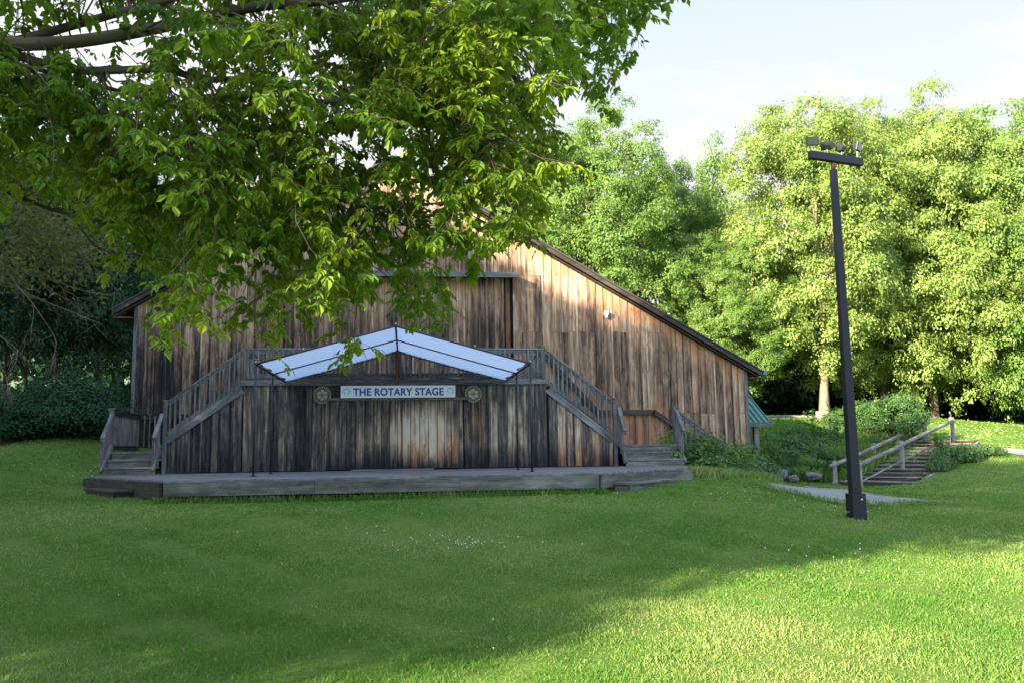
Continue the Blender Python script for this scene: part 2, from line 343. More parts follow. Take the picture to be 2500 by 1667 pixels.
r = ramp(t, [(.3, (.04, .10, .016)), (.5, (.10, .17, .032)), (.72, (.22, .24, .08))]); t.links.new(v, r.inputs[0]); t.links.new(r.outputs[0], p.inputs['Base Color']); p.inputs['Roughness'].default_value = .95; p.inputs['Specular IOR Level'].default_value = .05
bump(t, p, n2, 1.0, .06); M['lawn'] = m

# ------------------------------------------------------------------ ground
def warp(lo, hi, near, far):
    a = [0.]
    while a[-1] < hi: a.append(a[-1]+max(near, (a[-1]-30)*.12 if a[-1] > 30 else near))
    b = [0.]
    while b[-1] > lo: b.append(b[-1]-max(near, (-b[-1]-30)*.12 if b[-1] < -30 else near))
    return np.array(sorted(set(b+a)))
gx = warp(-400, 400, .5, 20); gy = warp(-300, 500, .5, 20)
XX, YY = np.meshgrid(gx, gy); far = np.clip((np.hypot(XX, YY)-150)/150, 0, 1)
ZZ = tz(XX, YY)*(1-far)+4*far
ZZ = np.where(np.hypot(XX, YY) > 60, ZZ, ZZ)
nx, ny = len(gx), len(gy); idx = np.arange(nx*ny).reshape(ny, nx)
fq = np.stack([idx[:-1, :-1], idx[:-1, 1:], idx[1:, 1:], idx[1:, :-1]], -1).reshape(-1)
lawn = link_mesh('lawn', raw_mesh('lawn', np.stack([XX, YY, ZZ], -1).reshape(-1, 3), fq, 4, {}, True), M['lawn'], None)
tag(lawn, 'mown green lawn sloping gently up to the wooden stage', 'lawn', kind='structure')

def ribbon(name, Lp, Rp, label, n=10, lift=.02):
    Lp = np.array(Lp, float); Rp = np.array(Rp, float)
    def res(P, k):
        d = np.r_[0, np.cumsum(np.linalg.norm(np.diff(P, axis=0), axis=1))]; u = np.linspace(0, d[-1], k)
        return np.stack([np.interp(u, d, P[:, 0]), np.interp(u, d, P[:, 1])], 1)
    k = 40; A = res(Lp, k); B = res(Rp, k); V = []
    for i in range(k):
        for j in range(n+1):
            q = A[i]*(1-j/n)+B[i]*j/n; V.append((q[0], q[1], z1(*q)+lift))
    idx = np.arange(k*(n+1)).reshape(k, n+1); f = np.stack([idx[:-1, :-1], idx[:-1, 1:], idx[1:, 1:], idx[1:, :-1]], -1).reshape(-1)
    o = link_mesh(name, raw_mesh(name, V, f, 4, {}, True), M['concrete'], None); tag(o, label, 'path', kind='structure'); return A, B
pa = [ground(*q)[:2] for q in [(1868, 1180), (1960, 1181), (2060, 1194), (2150, 1209), (2240, 1219), (2330, 1226)]]
pb = [ground(*q)[:2] for q in [(1868, 1192), (1940, 1206), (2010, 1224), (2080, 1233), (2190, 1236), (2330, 1232)]]
pa = [(9.6, 26.5)]+[tuple(q) for q in pa]; pb = [(8.9, 24.0)]+[tuple(q) for q in pb]
PA, PB = ribbon('path', pa, pb, 'pale concrete path curving past the barn corner behind the lamp post')
pc = [ground(*q)[:2] for q in [(2385, 1088), (2440, 1091), (2500, 1098), (2560, 1106)]]; pd = [ground(*q)[:2] for q in [(2395, 1094), (2440, 1101), (2500, 1113), (2560, 1126)]]
pc = [(20.6, 30.6)]+[tuple(q) for q in pc]; pd = [(20.2, 29.6)]+[tuple(q) for q in pd]
PC, PD = ribbon('upper_path', pc, pd, 'thin pale concrete path above the timber steps at the right')

def in_poly(x, y, P):
    P = np.asarray(P); c = np.zeros(x.shape, bool); j = len(P)-1
    for i in range(len(P)):
        xi, yi = P[i]; xj, yj = P[j]
        c ^= ((yi > y) != (yj > y)) & (x < (xj-xi)*(y-yi)/(yj-yi+1e-12)+xi); j = i
    return c
DECK = [(-4.05, 15.4), (3.44, 15.4), (6.15, 18.4), (7.0, 21.2), (7.0, 24), (-7.0, 24), (-6.98, 20.3)]
BAD = [DECK, np.r_[PA, PB[::-1]], np.r_[PC, PD[::-1]], [(-7.2, 24), (9.9, 24), (9.9, 40), (-7.2, 40)]]

# grass blades
def grass_blades():
    bands = [(3.9, 6.5, 5600, .0030, .036), (6.5, 9.5, 3600, .0040, .036), (9.5, 14, 1600, .0066, .038), (14, 22, 620, .010, .042), (22, 34, 180, .018, .05), (34, 50, 30, .04, .06)]
    V = []; T = []
    for d0, d1, dens, w, h in bands:
        ang = (R(-34)+YW, R(34)+YW); area = (ang[1]-ang[0])/2*(d1*d1-d0*d0); n = int(area*dens)
        d = np.sqrt(rng.uniform(d0*d0, d1*d1, n)); a = rng.uniform(*ang, n); x = d*np.sin(a); y = d*np.cos(a)
        ok = np.ones(n, bool)
        for B in BAD: ok &= ~in_poly(x, y, B)
        # clumpy density
        cl = np.sin(x*3.1+np.sin(y*2.3)*2)+np.sin(y*4.7+np.sin(x*3.9)*2)+np.sin(x*11+y*7)*.6
        ok &= rng.uniform(-2.8, 1.6, n) < cl+.6
        x, y = x[ok], y[ok]; n = len(x); cl = cl[ok]; z = tzf(x, y)
        hh = h*rng.uniform(.45, 1.25, n)*(1+.12*cl); tall = rng.random(n) < .004; hh = np.where(tall, hh*2.4, hh)
        th = rng.uniform(0, 2*np.pi, n); lean = rng.uniform(.1, 1.1, n)*hh; ww = w*rng.uniform(.6, 1.3, n)
        ld = rng.uniform(0, 2*np.pi, n); lx, ly = np.cos(ld)*lean, np.sin(ld)*lean
        sx_, sy_ = np.cos(th)*ww, np.sin(th)*ww
        v = np.empty((n, 5, 3)); z = z-.008
        v[:, 0] = np.stack([x-sx_, y-sy_, z], 1); v[:, 1] = np.stack([x+sx_, y+sy_, z], 1)
        v[:, 2] = np.stack([x+lx*.4+sx_*.8, y+ly*.4+sy_*.8, z+hh*.6], 1); v[:, 3] = np.stack([x+lx*.4-sx_*.8, y+ly*.4-sy_*.8, z+hh*.6], 1)
        v[:, 4] = np.stack([x+lx, y+ly, z+hh*.95], 1)
        pat = .48+.18*np.sin(x*.9+1.3*np.sin(y*.7))+.12*np.sin(y*1.7+x*.8)+.08*np.sin(x*4.1)*np.sin(y*5.3)
        tt = np.clip(rng.normal(0, .17, n)+pat, 0, 1); dry = np.clip(np.sin(x*1.3+2*np.sin(y*.9))*np.sin(y*1.1+1.7*np.sin(x*.6))-.35, 0, 1); tt = np.where(rng.random(n) < .05+.5*dry, rng.uniform(.8, 1, n), tt)
        V.append(v.reshape(-1, 3)); T.append(np.repeat(tt, 5))
    V = np.concatenate(V); T = np.concatenate(T); n = len(V)//5; b = np.arange(n)*5
    f = np.stack([b, b+1, b+2, b, b+2, b+3, b+3, b+2, b+4], 1).reshape(-1)
    o = link_mesh('grass', raw_mesh('grass', V, f, 3, {'tint': T}), M['grass'], None)
    tag(o, 'short green grass blades covering the lawn in front of the stage', 'grass', kind='stuff')
grass_blades()
# clover flowers and seed stalks
def clover():
    mb = MB()
    for cx, cy, n, sp in ((1090, 1325, 26, 90), (1180, 1325, 16, 60), (230, 1150, 14, 60), (2080, 1230, 10, 60), (1830, 1215, 8, 60), (1700, 1300, 8, 300), (1000, 1500, 9, 700), (2100, 1340, 8, 200), (400, 1260, 10, 300), (2350,1060,30,60)):
        for k in range(n):
            px, py = cx+random.gauss(0, sp), cy+random.gauss(0, sp*.16)
            if py < 1060: continue
            q = ground(px, py)
            if any(in_poly(np.array([q[0]]), np.array([q[1]]), B)[0] for B in BAD): continue
            r = .004+.003*random.random()+.0002*q[1]; c = q+np.array([0, 0, .035])
            mb.tube([c+np.array([0, 0, -r*.8]), c, c+np.array([0, 0, r])], [r*.5, r, r*.35], 6)
    o = mb.build('clover_flowers', M['whitebox']); tag(o, 'tiny white clover heads dotted over the lawn', 'flowers', kind='stuff')
clover()
# ------------------------------------------------------------------ barn
YB = 24.0; XL, XR, AX, AZ = -7.23, 9.88, -.33, 9.93
SLL = (9.93-5.51)/(7.72-.33); SLR = (9.93-3.79)/(10.24+.33)
def roofz(x): return AZ-.18-((AX-x)*SLL if x < AX else (x-AX)*SLR)
barn = thing('barn', (1.3, 24, 1.2), 'big weathered board barn with a long right roof slope behind the stage', 'barn')
def clampf(x): return max(0, min(1, x))
def wear_barn(x, z, bw):
    d = roofz(x)-z
    base = .43+.40*(bw-.5)+.03*(z-3)
    if x < -3.4: base -= .22*clampf((5.6-z)/1.8)            # lower left corner darker towards the bottom
    if x > 3: base += .02
    if x > 6.5: base += .03
    if -3.3 < x < 2.95 and z < 6.5: base = .30+.25*(bw-.5)+.30*clampf((z-5.0)/1.4)
    if 6.7 < z and -3.5 < x < 3: base += .05-.25*clampf((7.3-z)/.6)
    base += .22*clampf((.9-d)/.9)
    base -= .55*clampf((1.75-z)/.35) if 5.2 < x < 7.2 else .35*clampf((1.5-z)/.3)
    return clampf(base)
def rust_barn(x, z, bw):
    d = roofz(x)-z
    r = .42*clampf((.75-d)/.5)*(.4+.6*bw) + (.15 if bw > .84 else 0) + (.04 if x > 3 else -.05)
    if -3.3 < x < 2.95 and z < 6.5: r = .40*clampf((z-5.9)/.5)+.02
    if z < 2.9 and 5 < x < 7.4: r = .22+.15*bw
    return r
def siding(mb, x0, x1, y, z0, top, wear, rust, wd=.235, seams=(), batten=.8, th=.022, skip=None):
    x = x0
    bt = []
    while x < x1-.03:
        w = min(wd*random.uniform(.78, 1.25), x1-x)
        if x1-x-w < .08: w = x1-x
        xa, xb = x+.007, x+w-.007; yy = y-random.random()*.014
        za, zb = top(xa), top(xb)
        zs = [z0]+[s_+random.uniform(-.02, .02) for s_ in seams if s_ < min(za, zb)-.25 and random.random() < .75]
        for i, s_ in enumerate(zs):
            if i+1 < len(zs): mb.board(xa, xb, s_, zs[i+1]-.008, zs[i+1]-.008, yy-.003*i, th, wear, rust)
            else: mb.board(xa, xb, s_, za, zb, yy-.003*i, th, wear, rust)
        x += w
        if x < x1-.05 and random.random() < batten: bt.append(x)
    for xb in bt:
        h = random.uniform(.018, .03); dw = random.choice((-.14, .0, .12))
        mb.board(xb-h, xb+h, z0+.01, top(xb-h)-.01, top(xb+h)-.01, y-.030, .018, lambda a, b, c: wear(a, b, c)+dw, lambda a, b, c: rust(a, b, c)-.1)
w_ = MB()
HEAD = 6.53
flat = lambda v: (lambda x: v)
siding(w_, XL, -3.46, YB, 1.6, roofz, wear_barn, rust_barn, seams=(5.35,))
siding(w_, 3.04, XR, YB, .9, roofz, wear_barn, rust_barn, seams=(2.62, 4.95, 6.6))
siding(w_, -3.46, AX, YB, HEAD+.02, roofz, wear_barn, rust_barn, wd=.2)
siding(w_, AX, 3.04, YB, HEAD+.02, roofz, wear_barn, rust_barn, wd=.2)
w_.build('front_wall', M['barn'], barn)
w_ = MB(); siding(w_, -3.30, 2.80, YB+.05, 2.2, flat(HEAD-.02), wear_barn, rust_barn, wd=.2)
w_.build('loft_door_panel', M['barn'], barn)
w_ = MB()
w_.prism([(XL+.02, .5), (XR-.02, .5), (XR-.02, roofz(XR)-.02), (AX, AZ-.22), (XL+.02, roofz(XL)-.02)], YB+.09, YB+.14); w_.build('backing', M['dark'], barn)
for x in (-3.39, 2.89):
    MB().box((x-.06, YB-.06, 3.6), (x+.06, YB+.045, HEAD-.02), 2).build('door_trim', M['brown'], barn)
hb = MB(); hb.box((-3.66, YB-.42, HEAD-.01), (3.16, YB-.04, HEAD+.035)).box((-3.66, YB-.46, HEAD-.09), (3.16, YB-.42, HEAD+.045)).box((-3.6, YB-.40, HEAD+.04), (3.1, YB-.035, HEAD+.065)); hb.build('header_shelf', M['grey'], barn)
# side walls, back wall
YE = 39.0
w_ = MB()
for xs, zt in ((XL, roofz(XL)), (XR, roofz(XR))):
    y = YB+.15; w_ = MB()
    sgn = -1 if xs < 0 else 1
    while y < YE:
        w_.box((min(xs, xs-sgn*.03), y, .8), (max(xs, xs-sgn*.03), y+.235, zt), 2, wear=lambda *a: .35); y += .245
    w_.build('side_wall', M['barn'], barn)
w_ = MB(); w_.prism([(XL, .8), (XR, .8), (XR, roofz(XR)), (AX, AZ-.18), (XL, roofz(XL))], YE, YE+.05, .35); w_.build('back_wall', M['barn'], barn)
rf = MB()
for (xa, za, xb, zb) in ((-7.78, 5.47, AX, AZ), (AX, AZ, 10.30, 3.76)):
    dx, dz = xb-xa, zb-za; l = math.hypot(dx, dz); nx_, nz_ = -dz/l, dx/l
    P = [(xa, za), (xb, zb), (xb+nx_*.04, zb+nz_*.04), (xa+nx_*.04, za+nz_*.04)]
    rf.prism(P, YB-.30, YE+.3)
rf.build('roof', M['shingle'], barn)
rk = MB()
for (xa, za, xb, zb) in ((-7.74, 5.47, AX, AZ-.02), (AX, AZ-.02, 10.26, 3.76)):
    dx, dz = xb-xa, zb-za; l = math.hypot(dx, dz); nx_, nz_ = dz/l, -dx/l
    rk.prism([(xa, za), (xb, zb), (xb+nx_*.10, zb+nz_*.10), (xa+nx_*.10, za+nz_*.10)], YB-.285, YB-.25)
    rk.prism([(xa, za-.16), (xb, zb-.16), (xb+nx_*.02, zb-.16+nz_*.02), (xa+nx_*.02, za-.16+nz_*.02)], YB-.245, YB-.035)
rk.build('rake_board', M['darkwood'], barn)
for q_ in (((-7.72, YB-.24, 5.28), (XL-.03, YE, 5.31)), ((XR+.03, YB-.24, 3.60), (10.24, YE, 3.63))): MB().box(*q_, 1).build('soffit', M['brown'], barn)
gt = MB(); gt.box((10.28, YB-.28, 3.70), (10.40, YE, 3.82), 1); gt.build('gutter', M['green_roof'], barn)
for q_ in (((XL-.02, YB-.035, 1.6), (XL+.07, YB-.002, roofz(XL)-.05)), ((XR-.08, YB-.035, .9), (XR+.02, YB-.002, roofz(XR)))): MB().box(*q_, 2).build('corner_board', M['grey'], barn)
c_ = atY(1480, 765, 23.9); sb = MB(); sb.box((c_[0]-.055, 23.82, c_[2]-.06), (c_[0]+.055, 23.965, c_[2]+.06)).box((c_[0]-.03, 23.85, c_[2]-.13), (c_[0]+.03, 23.93, c_[2]-.06))
o = sb.build('sensor_box', M['whitebox'], bevel=.008); tag(o, 'small white plastic box fixed high on the barn boards right of the door', 'box')
# green-roofed porch at the barn's right side
po = thing('side_porch', (10.5, 26, .5), 'small porch with a teal green ribbed metal roof at the right barn corner', 'porch')
q = atY(1883, 1030, 24.7); ex, ez = q[0], q[2]
d_ = ray(1828, 962); tX = (ex-OE[0])/d_[0]; top = OE+d_*tX
slope = (top[2]-ez)/(top[1]-24.7)
pr = MB(); y2 = 28.2; z2 = ez+slope*(y2-24.7)
pr.poly([(XR+.06, 24.7, ez), (ex, 24.7, ez), (ex, y2, z2), (XR+.06, y2, z2)]).poly([(XR+.06, 24.7, ez-.04), (XR+.06, y2, z2-.04), (ex, y2, z2-.04), (ex, 24.7, ez-.04)])
x = XR+.15
while x < ex+.02: pr.bar((x, 24.68, ez+.012), (x, y2, z2+.012), .025, .03); x += .16
pr.build('metal_roof', M['green_roof'], po)
MB().box((XR+.06, 24.62, ez-.13), (ex+.03, 24.68, ez-.0)).build('fascia', M['grey'], po)
pp = atY(1848, 1100, 24.75); MB().box((pp[0]-.075, 24.7, .35), (pp[0]+.075, 24.85, ez-.13), 2).build('post', M['timber'], po, bevel=.008)
MB().box((pp[0]-.06, 27.9, .5), (pp[0]+.06, 28.02, z2-.1), 2).build('post', M['timber'], po)

# ------------------------------------------------------------------ stage platform
DZ = 1.194
pf = thing('stage_platform', (0, 18, .9), 'low weathered grey plank stage platform with angled ends on the lawn', 'stage')
def edge_x(y):   # x range of the deck at y
    xl = np.interp(y, [15.4, 20.3, 24], [-4.05, -6.98, -7.0]); xr = np.interp(y, [15.4, 18.4, 21.2, 24], [3.44, 6.15, 6.98, 7.0]); return xl, xr
dk = MB(); y = 15.4
while y < 23.9:
    h = .138; a0, a1 = edge_x(y+.01); b0, b1 = edge_x(y+h)
    x = -8.0; z = DZ+random.uniform(-.002, .002)
    # board split in two lengths
    xc = random.uniform(-2, 2)
    for (l0, l1, r0, r1) in ((a0, b0, xc-.003, xc-.003), (xc+.003, xc+.003, a1, b1)):
        P = [(l0, y, z), (r0, y, z), (r1, y+h, z), (l1, y+h, z)]; bid = random.random()*40
        b = dk.ring(P+[(p_[0], p_[1], DZ-.035) for p_ in P], [(p_[0]+bid, p_[1]*1+bid*1.7, bid) for p_ in P]*2, .5, 0)
        dk.Fc += [(b, b+1, b+2, b+3), (b+7, b+6, b+5, b+4), (b, b+4, b+5, b+1), (b+1, b+5, b+6, b+2), (b+2, b+6, b+7, b+3), (b+3, b+7, b+4, b)]
    y += .146
dk.build('deck_boards', M['deck'], pf)
fs = MB(); ZF = .93
def fasc(p, q, z0, z1_, th=.045, spl=3):
    p = np.array(p); q = np.array(q); n = np.array([q[1]-p[1], -(q[0]-p[0])]); n = n/np.linalg.norm(n)*th/2
    for i in range(spl):
        a = p+(q-p)*i/spl; b = p+(q-p)*((i+1)/spl-.0008); a = a+n; b = b+n
        fs.bar((*a, (z0+z1_)/2), (*b, (z0+z1_)/2), th, z1_-z0)
fasc((-4.05, 15.35), (3.46, 15.35), ZF, DZ-.037, spl=3)
fasc((3.48, 15.33), (6.19, 18.36), ZF, DZ-.037, spl=2); fasc((6.2, 18.38), (7.04, 21.18), ZF-.03, DZ-.037, spl=1)
fs.build('fascia', M['fascia'], pf)
fs = MB(); fasc((-7.02, 20.28), (-4.08, 15.36), ZF-.04, DZ-.037, spl=2); fasc((-7.05, 23.9), (-7.03, 20.3), .9, DZ-.037, spl=1); fs.build('end_fascia', M['darkwood'], pf)
MB().prism([(-3.9, .5), (3.3, .5), (3.3, ZF+.05), (-3.9, ZF+.05)], 15.75, 15.8).build('underdeck_shade', M['dark'], pf)  # near-black sheet standing in for the shade beneath the deck
for x in np.arange(-3.8, 3.4, 1.2): MB().box((x-.07, 15.5, .5), (x+.07, 15.64, DZ-.04), 2).build('support_post', M['darkwood'], pf)
def stepbox(name, p, q, z, dep, label, mt):
    """low box step against an angled fascia from p to q"""
    s_ = thing(name, ((p[0]+q[0])/2, (p[1]+q[1])/2, .8), label, 'step')
    p = np.array(p); q = np.array(q); d = (q-p)/np.linalg.norm(q-p); n = np.array([d[1], -d[0]])
    a = p+n*dep/2; b = q+n*dep/2
    MB().bar((*a, z-.02), (*b, z-.02), dep, .04).build('tread', M[mt], s_, bevel=.004)
    a2 = a+d*.06; b2 = b-d*.06
    r_ = MB(); r_.bar((*(a2+n*(dep/2-.05)), z-.19), (*(b2+n*(dep/2-.05)), z-.19), .035, .30); r_.build('riser', M[mt], s_)
    for w2 in (a2, b2): MB().bar((*(w2-n*dep*.45), z-.19), (*(w2+n*(dep*.38)), z-.19), .035, .30).build('side_board', M[mt], s_)
def on(p, q, t): return tuple(np.array(p)+(np.array(q)-np.array(p))*t)
A, B = (-7.02, 20.28), (-4.08, 15.36)
stepbox('box_step', on(A, B, .32), on(A, B, .72), 1.0, .42, 'dark brown low box step against the left angled end of the stage', 'darkwood')
A, B = (3.50, 15.31), (6.21, 18.34)
stepbox('box_step', on(A, B, .10), on(A, B, .62), 1.01, .36, 'grey low box step against the right angled end of the stage', 'fascia')

# ------------------------------------------------------------------ stage wall with balcony
YS = 21.55
st = thing('stage_wall', (0, 21.6, 1.2), 'dark board stage backdrop wall carrying a balcony below the barn door', 'stage wall')
def blob(x, z, cx, cz, rx, rz): return max(0, 1-((x-cx)/rx)**2-((z-cz)/rz)**2)
def wear_stage(x, z, bw):
    b = .29+.36*(bw-.5)
    if x < -3.9: b = .25+.32*(bw-.5)
    if -2.0 < x < 1.45: b = .37+.34*(bw-.5)+(.25+.45*bw)*blob(x, z, .3, 2.05, 1.2, .75)+.22*blob(x, z, -1.1, 2.1, .6, .7)
    if 1.5 < x < 3.0: b += .12+.28*(bw > .62)*blob(x, z, 2, 2.1, 2, 1.1)
    if 3.0 <= x < 3.7: b = .38
    if x >= 3.75: b = .42+.5*(bw-.45)+.12
    if z > 2.95: b = min(b, .44)
    b -= .40*clampf((1.62-z)/.22)*(1 if x > -2 else .4)
    return clampf(b)
def rust_stage(x, z, bw):
    r = -.12
    if -.6 < x < 1.4: r = .02+.26*blob(x, z, .6, 1.85, 1.3, .6)
    if 1.5 < x < 2.2: r = .25*blob(x, z, 1.75, 2.3, .3, .7)
    if x > 3.75: r = .06+.16*(bw > .4)*clampf((2.6-z)/.8)
    return r
ST = 3.28
def stair_top(x):
    if x < -3.9: return 2.02+(x+5.7)*(ST-.12-2.02)/(1.8)
    if x > 3.58: return 1.90+(5.30-x)*(ST-.10-1.90)/(1.72)
    return ST
w_ = MB()
siding(w_, -5.66, -3.92, YS, DZ+.02, stair_top, wear_stage, rust_stage, wd=.24, batten=1)
siding(w_, -3.90, -1.80, YS, DZ+.02, flat(ST), wear_stage, rust_stage, wd=.21, batten=.9)
siding(w_, 1.46, 3.55, YS, DZ+.02, flat(ST), wear_stage, rust_stage, wd=.21, batten=.9)
siding(w_, 3.60, 5.24, YS, DZ+.02, stair_top, wear_stage, rust_stage, wd=.24, batten=1)
siding(w_, -1.80, 1.46, YS, 2.90, flat(ST), wear_stage, rust_stage, wd=.3, batten=.2)
w_.build('board_wall', M['stage'], st)
for xa, xb in ((-1.82, -.085), (-.07, 1.44)):
    w_ = MB(); siding(w_, xa, xb, YS-.045, DZ+.035, flat(2.90), wear_stage, rust_stage, wd=.19, batten=.12); w_.build('door', M['stage'], st)
MB().box((-1.92, YS-.085, 2.90), (1.56, YS-.03, 2.965)).build('door_header', M['grey'], st)
MB().box((-1.3, YS-.16, DZ+.001), (.7, YS-.06, DZ+.03)).build('door_sill', M['deck'], st)
MB().prism([(-5.5, DZ), (5.1, DZ), (3.6, ST-.2), (-3.9, ST-.2)], YS+.06, YS+.1).build('backing', M['dark'], st)
tb = MB(); tb.box((-3.97, YS-.05, ST), (3.60, YS-.003, ST+.13)).box((-4.02, YS-.075, ST+.002), (3.64, YS-.052, ST+.05)); tb.build('ledger_trim', M['grey'], st)
bf = MB(); y = YS+.02
while y < 23.8: bf.box((-3.92, y, ST+.135), (3.56, y+.138, ST+.17)); y += .146
bf.build('balcony_floor', M['deck'], st)
BF = ST+.17
def railing(parent, p, q, h, base_off=.10, bot=True, n=None, sp=.117, mt='grey', posts=True, balproud=-.03, bmt='grey', name='railing', dropb=0):
    """top rail p->q (points on top of the rail); balusters hang h below"""
    p = np.array(p, float); q = np.array(q, float); f = MB()
    f.bar(p-(0, 0, .02), q-(0, 0, .02), .09, .04); f.bar(p-(0, 0, .085), q-(0, 0, .085), .035, .085)
    if bot: f.bar(p-(0, 0, h-.06), q-(0, 0, h-.06), .035, .11)
    r_ = f.build(name, M[mt], parent)
    Ln = np.linalg.norm((q-p)[:2]); n = n or max(2, int(Ln/sp)); d = (q-p)/np.linalg.norm((q-p)[:2]); nrm = np.cross(d, (0, 0, 1)); nrm /= np.linalg.norm(nrm)
    if nrm[1] > 0 or (abs(nrm[1]) < .1 and nrm[0] > 0): nrm = -nrm
    for i in range(n):
        c = p+(q-p)*((i+.5)/n)+nrm*.036
        MB().bar(c-(0, 0, h+dropb), c-(0, 0, .045), .035, .035, (nrm[0], nrm[1], 0)).build('baluster', M[bmt], r_)
    return r_
rl = railing(st, (-3.86, YS+.0, 4.20), (3.52, YS+.0, 4.20), .74, n=62, name='balcony_railing')
railing(st, (-3.88, YS+.06, 4.19), (-3.88, 23.9, 4.19), .74, n=8, name='balcony_railing')
railing(st, (3.54, YS+.06, 4.19), (3.54, 23.9, 4.19), .74, n=8, name='balcony_railing')
for x in (-3.86, 3.20, 3.50):
    MB().box((x-.045, YS-.02, ST+.14), (x+.045, YS+.07, 4.26), 2).build('newel_post', M['grey'], st, bevel=.004)
px_ = atY(970, 880, YS)[0]
MB().box((px_-.045, YS-.10, ST-.02), (px_+.045, YS-.055, 4.15), 2).build('centre_post', M['brown'], st)

# ------------------------------------------------------------------ stairs at both ends
LZ = 1.73
def flight(parent, x0, x1, y0, n, mt='grey'):
    for i in range(n):
        z = DZ+(LZ-DZ)*(i+1)/n; y = y0+i*.26
        MB().box((x0, y, z-(LZ-DZ)/n+.002), (x1, y+.025, z-.04)).build('riser', M['fascia'], parent)
        if i < n-1: MB().box((x0-.01, y-.03, z-.038), (x1+.01, y+.29, z)).build('tread', M['deck'], parent)
def landing(parent, x0, x1, y0, y1):
    f = MB(); y = y0
    while y < y1: f.box((x0, y, LZ-.038), (x1, y+.138, LZ)); y += .146
    f.build('landing', M['deck'], parent)
ls = thing('staircase', (-6.2, 22, 1.2), 'grey wooden staircase at the left end of the stage climbing right to the balcony', 'staircase')
flight(ls, -6.86, -5.74, 20.95, 3); landing(ls, -6.92, -5.72, 21.45, YS+.1); landing(ls, -6.92, -3.9, YS+.12, 23.9)
sg = MB(); sg.bar((-5.66, YS-.05, 1.97), (-3.92, YS-.05, 3.19), .03, .17); sg.build('stringer', M['grey'], ls)
sg = MB(); sg.bar((-5.66, YS+.95, 1.80), (-3.92, YS+.95, 3.10), .04, .2); sg.build('stringer', M['grey'], ls)
for i in range(8):
    t_ = (i+.5)/8; x = -5.6+1.65*t_; z = LZ+(BF-LZ)*(i+1)/9
    MB().box((x-.13, YS+.08, z-.04), (x+.15, YS+.95, z)).build('tread', M['deck'], ls)
railing(ls, (-5.64, YS-.02, 2.94), (-3.95, YS-.02, 4.14), .86, n=15, dropb=.0)
MB().box((-5.74, YS-.07, DZ+.001), (-5.65, YS+.02, 2.92), 2).box((-5.755, YS-.085, 2.92), (-5.635, YS+.035, 2.95)).build('newel_post', M['grey'], ls, bevel=.004)
# low sloping rails beside the bottom steps
for x in (-6.92, -5.78):
    railing(ls, (x, 20.93, 2.06), (x, 21.55, 2.64), .85, n=5, mt='deck')
MB().box((-7.0, 21.55, DZ), (-6.9, 21.65, 2.74), 2).box((-7.02, 21.53, 2.74), (-6.88, 21.67, 2.77)).build('newel_post', M['grey'], ls)
r_ = railing(ls, (-6.94, 21.7, 2.72), (-6.94, 23.85, 2.72), .95, n=17, mt='darkwood')
railing(ls, (-6.90, 23.88, 2.72), (-5.2, 23.88, 2.72), .95, n=13, mt='darkwood')
rs = thing('staircase', (6.2, 22, 1.2), 'grey wooden staircase at the right end of the stage climbing left to the balcony', 'staircase')
flight(rs, 5.42, 6.90, 20.95, 3); landing(rs, 5.37, 7.05, 21.45, YS+.1); landing(rs, 3.5, 7.05, YS+.12, 23.9)
MB().bar((5.24, YS-.05, 1.85), (3.60, YS-.05, 3.13), .03, .17).build('stringer', M['grey'], rs)
MB().bar((5.24, YS+.95, 1.80), (3.55, YS+.95, 3.05), .04, .2).build('stringer', M['grey'], rs)
for i in range(8):
    x = 5.2-1.6*(i+.5)/8; z = LZ+(BF-LZ)*(i+1)/9
    MB().box((x-.15, YS+.08, z-.04), (x+.13, YS+.95, z)).build('tread', M['deck'], rs)
railing(rs, (3.58, YS-.02, 4.16), (5.26, YS-.02, 2.86), .88, n=15)
MB().box((5.26, YS-.08, DZ+.001), (5.35, YS+.01, 2.90), 2).box((5.245, YS-.095, 2.90), (5.365, YS+.025, 2.93)).build('newel_post', M['grey'], rs, bevel=.004)
railing(rs, (5.42, 20.93, 2.08), (5.42, 21.52, 2.70), .87, n=5)
railing(rs, (6.93, 20.93, 2.06), (6.93, 21.55, 2.62), .85, n=5)
MB().box((6.87, 21.56, DZ-.2), (6.98, 21.67, 2.70), 2).build('newel_post', M['grey'], rs)
# dark wall handrails against the barn
hr = MB(); zr = 2.66
hr.bar((3.7, 23.88, 4.5), (5.35, 23.88, 2.72), .06, .14).bar((5.35, 23.88, zr), (7.05, 23.88, zr), .06, .13).bar((7.02, 23.88, zr+.01), (9.0, 23.88, 1.35), .06, .13)
hr.build('wall_rail', M['darkwood'], rs)
fl = thing('side_stair', (8, 22, 1.2), 'narrow railed stair running down rightwards from the landing into the shrubs', 'stair')
railing(fl, (7.0, 21.75, 2.62), (9.55, 22.4, .98), .85, n=17)
for i in range(6):
    x = 7.15+i*.36; z = LZ-.19*(i+1)+.02
    MB().box((x-.05, 21.95, z-.04), (x+.32, 23.8, z)).build('tread', M['deck'], fl)

